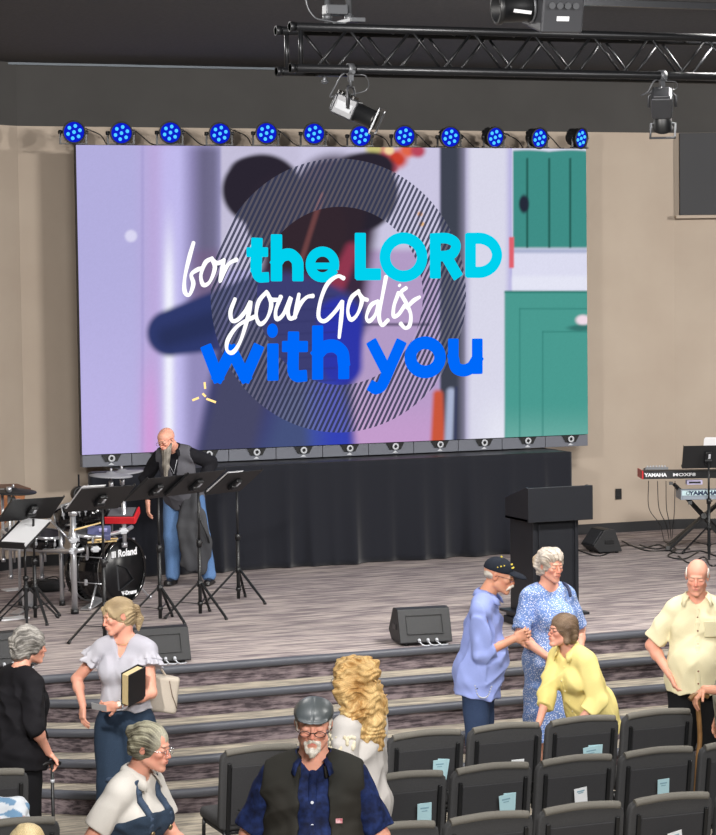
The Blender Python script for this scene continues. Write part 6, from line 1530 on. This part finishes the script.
# ================================================================== the chairs
m_chf = mat('charcoal_fabric', '#4a4a4b', .9, noise=(220, '#3a3a3b', .6), bump=.3, bscale=400, spec=.2)
m_chp = mat('charcoal_back_panel', '#3d3d3f', .85, noise=(240, '#313133', .6), spec=.2)
m_ch_lit = mat('lit_top_fabric', '#77746d', .9, noise=(200, '#66635d', .6), spec=.2)  # paler copy of the chair fabric: overhead light painted into the top edge
CW = .505
def make_chair():
    t = thing('auditorium_chair', (0, 0, 0), 0, 'x', 'chair')                     # origin: floor under the back's rear face, facing +Y
    R = Euler((.14, 0, 0)).to_matrix()                                            # the back leans towards -Y at the top
    def q(x, y, z): return Vector((0, .07, .46))+R @ Vector((x, y, z))
    mb = MB(); w = CW/2; prof = [(-w+.006, -.04), (-w, 0), (-w+.002, .38), (-w+.010, .412), (-w+.034, .432), (-w+.09, .440), (0, .449)]
    prof = prof+[(-x, z) for x, z in reversed(prof[:-1])]
    mb.prism([q(x, -.0, z) for x, z in prof], R @ Vector((0, .05, 0))); bk = mb.build('backrest', m_chf, t, bevel=.014, seg=3)
    mb = MB(); top = [(x*1.003, z+.006) for x, z in prof if z > .42]; mb.tube([q(x, .012, z-.008) for x, z in crv([(x, z, 0) for x, z in top], 4) and [(v.x, v.y) for v in crv([(x, z, 0) for x, z in top], 4)]], .0215, 10); mb.build('lit_top_edge', m_ch_lit, bk)  # its pale colour stands for light falling on the back's top
    mb = MB(); mb.box(q(0, -.006, .17), (CW*.74, .012, .36), R); mb.build('back_panel', m_chp, t, bevel=.006)
    for s in (-1, 1): mb = MB(); mb.bar(q(s*CW*.40, -.012, -.1), q(s*CW*.40, -.012, .375), .022, .018); mb.build('back_post', m_blk, t, bevel=.004)
    mb = MB(); mb.box((0, .29, .445), (CW-.03, .44, .075)); mb.build('seat', m_chf, t, bevel=.03, seg=4)
    mb = MB(); mb.box((0, .28, .40), (CW-.06, .42, .02)); mb.build('seat_pan', m_blk, t, bevel=.004)
    for s in (-1, 1):
        x = s*(CW/2-.025)
        mb = MB(); mb.tube(crv([(x, .05, .42), (x, .02, .2), (x, -.05, .006)], 5), .012, 8); mb.build('leg', m_blk, t)
        mb = MB(); mb.tube(crv([(x, .44, .41), (x, .46, .2), (x, .49, .006)], 5), .012, 8); mb.build('leg', m_blk, t)
        mb = MB(); mb.bar((x, .0, .12), (x, .47, .14), .016); mb.build('side_stretcher', m_blk, t)
    mb = MB(); mb.tube([(-CW*.33, -.005, .50), (-CW*.33, -.06, .485), (CW*.33, -.06, .485), (CW*.33, -.005, .50)], .004, 6); mb.tube([(-CW*.33, -.035, .56), (-CW*.33, -.07, .56), (CW*.33, -.07, .56), (CW*.33, -.035, .56)], .004, 6)
    for i in range(7): x = -CW*.3+CW*.1*i; mb.cyl((x, -.068, .56), (x, -.06, .485), .003, n=6)
    mb.build('card_rack', m_blk, t)
    return t
proto = make_chair(); used = False
ROWY = {1: 13.1, 2: 12.05, 3: 10.95, 4: 9.9}
PITCH = .53
def xleft(px, py, row): return at(px, py, Y=ROWY[row]).x
x1 = xleft(388.5, 740, 1); x2 = xleft(452, 772, 2); x3 = xleft(445, 818, 3)
onames = ['first', 'second', 'third', 'fourth', 'fifth', 'sixth', 'seventh', 'eighth', 'ninth', 'tenth']
seats = []
for row, x0, ks in ((1, x1, range(-2, 4)), (2, x2, range(-1, 5)), (3, x3, range(-1, 5))):
    ks = list(ks)
    for i, k in enumerate(ks): seats.append((row, x0+PITCH*k+CW/2+.005, ('front', 'second', 'nearest')[row-1], i, len(ks)))
xr1 = at(30, 775, Y=ROWY[1]).x; xr2 = at(61.5, 818, Y=ROWY[2]-.2).x
for k in range(1): seats.append((1, xr1-CW/2, 'L1', k, 1))
seats.append((2, xr2-CW/2, 'L2', 0, 1)); 
def chair_label(kind, i, n):
    if kind == 'L1': return 'dark grey padded left edge chair between the patterned bag and the woman in black'
    if kind == 'L2': return 'dark grey padded chair at the left edge, under the patterned bag'
    if kind == 'front' and i == 0: return 'dark grey aisle chair of the front row, its seat showing behind the vest man'
    return 'dark grey padded chair in the %s row, %s from the aisle' % ({'front': 'front', 'second': 'second', 'nearest': 'nearest'}[kind], onames[i])
chairs = []
for row, x, kind, i, n in seats:
    c = proto if not used else copy_tree(proto); used = True
    y = ROWY[row]-(.2 if kind == 'L2' else 0)
    c.location = (x, y, 0); c['label'] = chair_label(kind, i, n); c['group'] = {'front': 'chairs of the front row', 'second': 'chairs of the second row', 'nearest': 'chairs of the nearest row'}.get(kind, 'chairs left of the aisle')
    chairs.append((row, x, y))
c = copy_tree(proto); c.location = (at(27, 822, z=1.25).x, 9.72, 0); c['label'] = 'dark grey chair under the blond seated person'; c['group'] = 'chairs left of the aisle'
# cards standing in the racks
m_cblue = mat('pale_blue_card', '#a9ccd4', .7); m_cwhite = mat('white_card', '#dcdfe2', .7); m_cprint = mat('card_print', '#7c9fae', .7)
def card(px, py, row, m, lb, w=.085, h=.13, tilt=.0, double=False):
    p = at(px, py, Y=ROWY[row]-.045); mb = MB(); R = Euler((.14, tilt, 0)).to_matrix(); top = p.z; zc = top-h/2; z0 = .575
    t = thing('booklet', (p.x, ROWY[row]-.048, zc), 0, lb, 'booklet', 'booklets in the chair backs')
    mb.box((0, 0, 0), (w, .003, h), R); 
    mb.build('cover', m, t)
    mb = MB(); mb.box(R @ Vector((0, -.0022, h*.30)), (w*.6, .001, .008), R); mb.box(R @ Vector((0, -.0022, h*.18)), (w*.4, .001, .005), R); mb.build('print', m_cprint, t)
    if double: mb = MB(); mb.box(R @ Vector((w*.25, .006, .003)), (w*.9, .003, h), Euler((.14, tilt+.12, 0)).to_matrix()); mb.build('inner_leaf', m, t)
card(439, 759.5, 1, m_cblue, 'pale blue booklet behind the third chair of the front row', double=True); card(517, 759, 1, m_cwhite, 'white card behind the front row chair nearest the blue jeans')
card(591, 746, 1, m_cblue, 'pale blue booklets below the woman in yellow', .11, double=True, tilt=-.1)
card(424, 802.5, 2, m_cblue, 'pale blue booklet in the second row, leftmost', .085, .14, tilt=-.03); card(506, 794, 2, m_cblue, 'pale blue booklets in the second row, third chair from the aisle', .085, .13, tilt=-.12, double=True)
card(580.5, 787.5, 2, m_cwhite, 'white card with print in the second row', .08, .09, tilt=-.12); card(663, 778.5, 2, m_cblue, 'pale blue booklet in the second row beside the wooden cane', .075, .12, tilt=-.05)
card(675, 831, 3, m_cwhite, 'white card in the nearest row', .085, .1, tilt=-.18)
# patterned cloth on the left chair
p = at(4, 800, Y=12.12)
f = Field(); c0 = A(p.x, 12.12, 0)
f.add(rbox(c0+A(0, 0, .5+(p.z-.5)/2), A(.115, .08, (p.z-.5)/2+.01), rotm(-.1, .08, 0), .07), .03); f.add(ellipsoid(c0+A(.06, -.01, p.z-.1), A(.07, .07, .08)), .04); f.cut(plane(A(0, 0, .484), A(0, 0, -1)), .01); f.noise(lambda Q: -.012*sines(Q, 28, 3)-.005*sines(Q, 70, 4))
m_pat = attr_mat('patterned_cloth', .8)
def patcol(V): 
    s_ = sines(V, 60, 5); C = np.repeat(c3('#d5dbe2')[None], len(V), 0); C = mixc(C, c3('#6e93b4'), (s_ > .5)*1.0); C = mixc(C, c3('#b98a86'), (sines(V, 50, 9) > 1.0)*.8); return C
o = mk_mesh('cloth_bag', [f.mesh(.008)], m_pat, patcol); tag(o, 'white and blue patterned cloth bag standing on the seat of a left edge chair', 'bag')
# ================================================================== truss and hanging lights
m_truss = mat('truss_black', '#232427', .35, metal=.5); m_lightg = mat('lamp_grey', '#45464a', .4, metal=.3)
m_lsil = mat('dull_silver', '#606266', .4, metal=.4)
YT = 13.4; g_ = .254
a = at(290, 68, Y=YT); b_ = at(290, 26.5, Y=YT); g_ = b_.z-a.z
t = thing('lighting_truss', (a.x, YT, a.z), 0, 'long black box truss with zigzag bracing across the top right', 'truss')
Lt = 6.6
for (dy, dz) in ((0, 0), (0, g_), (g_, 0), (g_, g_)):
    mb = MB(); mb.cyl((0, dy, dz), (Lt, dy, dz), .026, n=16); mb.cyl((-.0, dy, dz), (.035, dy, dz), .03, n=16); mb.build('chord', m_truss, t)
def zig(y0, z0, y1, z1, ph, name='brace'):
    n = int(Lt/.205)-1
    for i in range(n):
        xa_, xb_ = .17+.205*i, .17+.205*(i+1)
        p, q_ = ((y0, z0), (y1, z1)) if (i+ph) % 2 == 0 else ((y1, z1), (y0, z0))
        mb = MB(); mb.cyl((xa_, *p), (xb_, *q_), .0095, n=8); mb.build(name, m_truss, t)
zig(0, 0, 0, g_, 0); zig(g_, 0, g_, g_, 1)
for (dy, dz, ph) in ((0, g_, 0),):
    for i in range(16): mb = MB(); mb.cyl((.17+.41*i, 0, g_), (.37+.41*i, g_, g_), .008, n=8); mb.build('cross_brace', m_truss, t)
for i in range(16): mb = MB(); mb.cyl((.17+.41*i, 0, 0), (.37+.41*i, g_, 0), .008, n=8); mb.build('cross_brace', m_truss, t)
for x in (.07,):
    for dy in (0, g_): mb = MB(); mb.cyl((x, dy, 0), (x, dy, g_), .014, n=10); mb.build('end_post', m_truss, t)
def hang_light(px, yaw, tilt, drop, label, long_=.24, col=None):
    p = at(px, 72, Y=YT); zt = a.z; t = thing('stage_light', (p.x, YT, zt), 0, label, 'stage light')
    mb = MB(); mb.lathe([(.028, -.02), (.036, -.02), (.036, .02), (.028, .02), (.028, -.02)], (0, 0, 0), (1, 0, 0), 18); mb.box((0, 0, -.05), (.03, .03, .04)); mb.cyl((0, 0, -.04), (0, 0, -.1), .009); mb.cyl((0, -.05, -.02), (0, -.02, -.02), .012); mb.build('hook_clamp', m_lsil, t)
    U = Matrix.Rotation(yaw, 3, 'Z'); w_ = .085
    mb = MB(); mb.tube([U @ Vector(v) for v in ((-w_, 0, -drop), (-w_, 0, -.13), (-w_*.7, 0, -.105), (w_*.7, 0, -.105), (w_, 0, -.13), (w_, 0, -drop))], .009, 6); mb.build('yoke', m_lightg, t)
    R = U @ Euler((tilt, 0, 0)).to_matrix(); c = Vector((0, 0, -drop))       # barrel looks along -Y of R
    mb = MB(); mb.box(c+R @ Vector((0, .03, 0)), (.13, long_*.6, .13), R); mb.box(c+R @ Vector((0, .03+long_*.3, 0)), (.11, .03, .11), R); bd = mb.build('housing', m_lightg, t, bevel=.012)
    for i in range(5): mb = MB(); mb.box(c+R @ Vector((0, .0+.025*i, .068)), (.12, .007, .02), R); mb.build('cooling_fin', m_blk, bd)
    mb = MB(); mb.lathe([(.05, 0), (.058, .0), (.058, .11), (.065, .12), (.06, .125), (.045, .12), (.045, .02), (0, .02)], c+R @ Vector((0, -.04, 0)), R @ Vector((0, -1, 0)), 22); mb.build('lens_tube', m_blk, t)
    mb = MB(); e = c+R @ Vector((0, -.18, 0))
    for s_ in ((1, 0), (-1, 0), (0, 1), (0, -1)): mb.box(e+R @ Vector((s_[0]*.078, 0, s_[1]*.078)), (.012 if s_[0] else .168, .01, .168 if s_[0] else .012), R)
    mb.build('colour_frame', m_lsil, t)
    mb = MB(); mb.box(c+R @ Vector((-.068, .03, 0)), (.004, .1, .05), R); mb.box(c+R @ Vector((.068, .03, 0)), (.004, .1, .05), R); mb.build('data_plate', m_lsil, t)
    mb = MB(); mb.tube(crv([c+R @ Vector((0, .13, .03)), c+Vector((-.11, .06, .08)), Vector((-.09, .02, -.1)), Vector((-.05, 0, -.03)), Vector((.06, .01, .0))], 6), .006, 6); mb.tube(crv([c+R @ Vector((.03, .12, .03)), c+Vector((.12, .05, .12)), Vector((.1, 0, -.04)), Vector((.03, .03, -.03))], 6), .004, 6); mb.build('safety_cable', m_lsil, t)
    return t
hang_light(350.5, .95, .45, .24, 'grey stage light hanging under the left end of the truss, pointing down right')
hang_light(662, 2.6, .9, .2, 'grey stage light hanging under the right part of the truss', .26)
# hoist over the truss
p = at(349, 20, Y=YT+.12); t = thing('truss_hoist', (p.x, YT+.12, a.z+g_), 0, 'silver lifting bracket above the left end of the truss', 'bracket')
mb = MB(); mb.box((0, 0, .05), (.10, .3, .03)); mb.box((-.09, 0, .12), (.14, .08, .06)); mb.build('bracket_plate', m_lsil, t, bevel=.006)
for x in (-.14, 0): mb = MB(); mb.cyl((x, 0, .03), (x, 0, .2), .018); mb.cyl((x, 0, .06), (x, 0, .09), .03, n=6); mb.build('bolt', m_lsil, t)
mb = MB(); mb.cyl((0, 0, .1), (0, 0, CEIL-a.z-g_), .02); mb.build('drop_rod', m_lsil, t)
mb = MB(); mb.tube(crv([(-.26, 0, CEIL-a.z-g_), (-.28, .0, .22), (-.24, -.02, .08), (-.15, -.03, .05), (-.02, -.05, .03)], 6), .006, 6); mb.build('cable', m_lsil, t)
p = at(330.5, 72, Y=YT); t = thing('truss_bolt', (p.x, YT+.1, a.z-.03), 0, 'small silver bolt under the left end of the truss', 'bolt')
mb = MB(); mb.cyl((0, 0, 0), (0, 0, -.05), .012); mb.cyl((0, 0, -.03), (0, 0, -.045), .024, n=6); mb.build('shank', m_lsil, t)
mb = MB(); mb.box((.05, 0, .0), (.2, .05, .012)); mb.build('plate', m_blk, t)
# large lamp in the upper right, nearer the camera
YP = 11.6
p = at(557, 19, Y=YP); t = thing('projector_lamp', p, 0, 'large grey projector lamp with a black snout at the top of the picture', 'stage light')
s_ = 1/190
mb = MB(); R = Euler((.25, .0, -.1)).to_matrix(); mb.box((0, .05, .05), (.24, .32, .2), R); bd = mb.build('housing', m_lightg, t, bevel=.015)
for x in (-.09, .09):
    for y in (-.08, .15): mb = MB(); c = R @ Vector((x, y, -.055))+Vector((0, .05, .05)); mb.cyl(c, c+R @ Vector((0, 0, -.03)), .018); mb.build('foot', m_blk, bd)
mb = MB(); mb.box(Vector((0, .05, .05))+R @ Vector((-.0, -.162, -.02)), (.07, .004, .025), R); mb.build('data_plate', m_white, bd)
for i in range(4): mb = MB(); mb.cyl(Vector((0, .05, .05))+R @ Vector((-.07+.045*i, -.162, .05)), Vector((0, .05, .05))+R @ Vector((-.07+.045*i, -.175, .05)), .018); mb.build('dial', m_lsil, bd)
mb = MB(); mb.lathe([(0, 0), (.075, 0), (.08, .02), (.08, .2), (.09, .205), (.09, .23), (.07, .23), (.07, .05), (0, .05)], (-.10, .05, .07), (-1, .1, -.06), 26); mb.build('snout', m_blk, t)
mb = MB(); mb.lathe([(.083, 0), (.092, 0), (.092, .012), (.083, .012), (.083, 0)], (-.13, .05, .07), (-1, .1, -.06), 26); mb.build('ring', m_lsil, t)
mb = MB(); mb.box((-.22, -.034, .03), (.10, .004, .018), Euler((.5, .1, -.1))); mb.build('pale_strip', m_white, t)
mb = MB(); mb.cyl((0, .05, .14), (0, .05, CEIL-p.z), .02); mb.box((0, .05, .17), (.2, .04, .03)); mb.build('hanger', m_blk, t)
pA = at(575, 2, z=CEIL-.03); mb = MB(); mb.box((pA.x+3, pA.y, CEIL-.03), (6, .05, .05)); struct(mb.build('trim_9', m_truss))
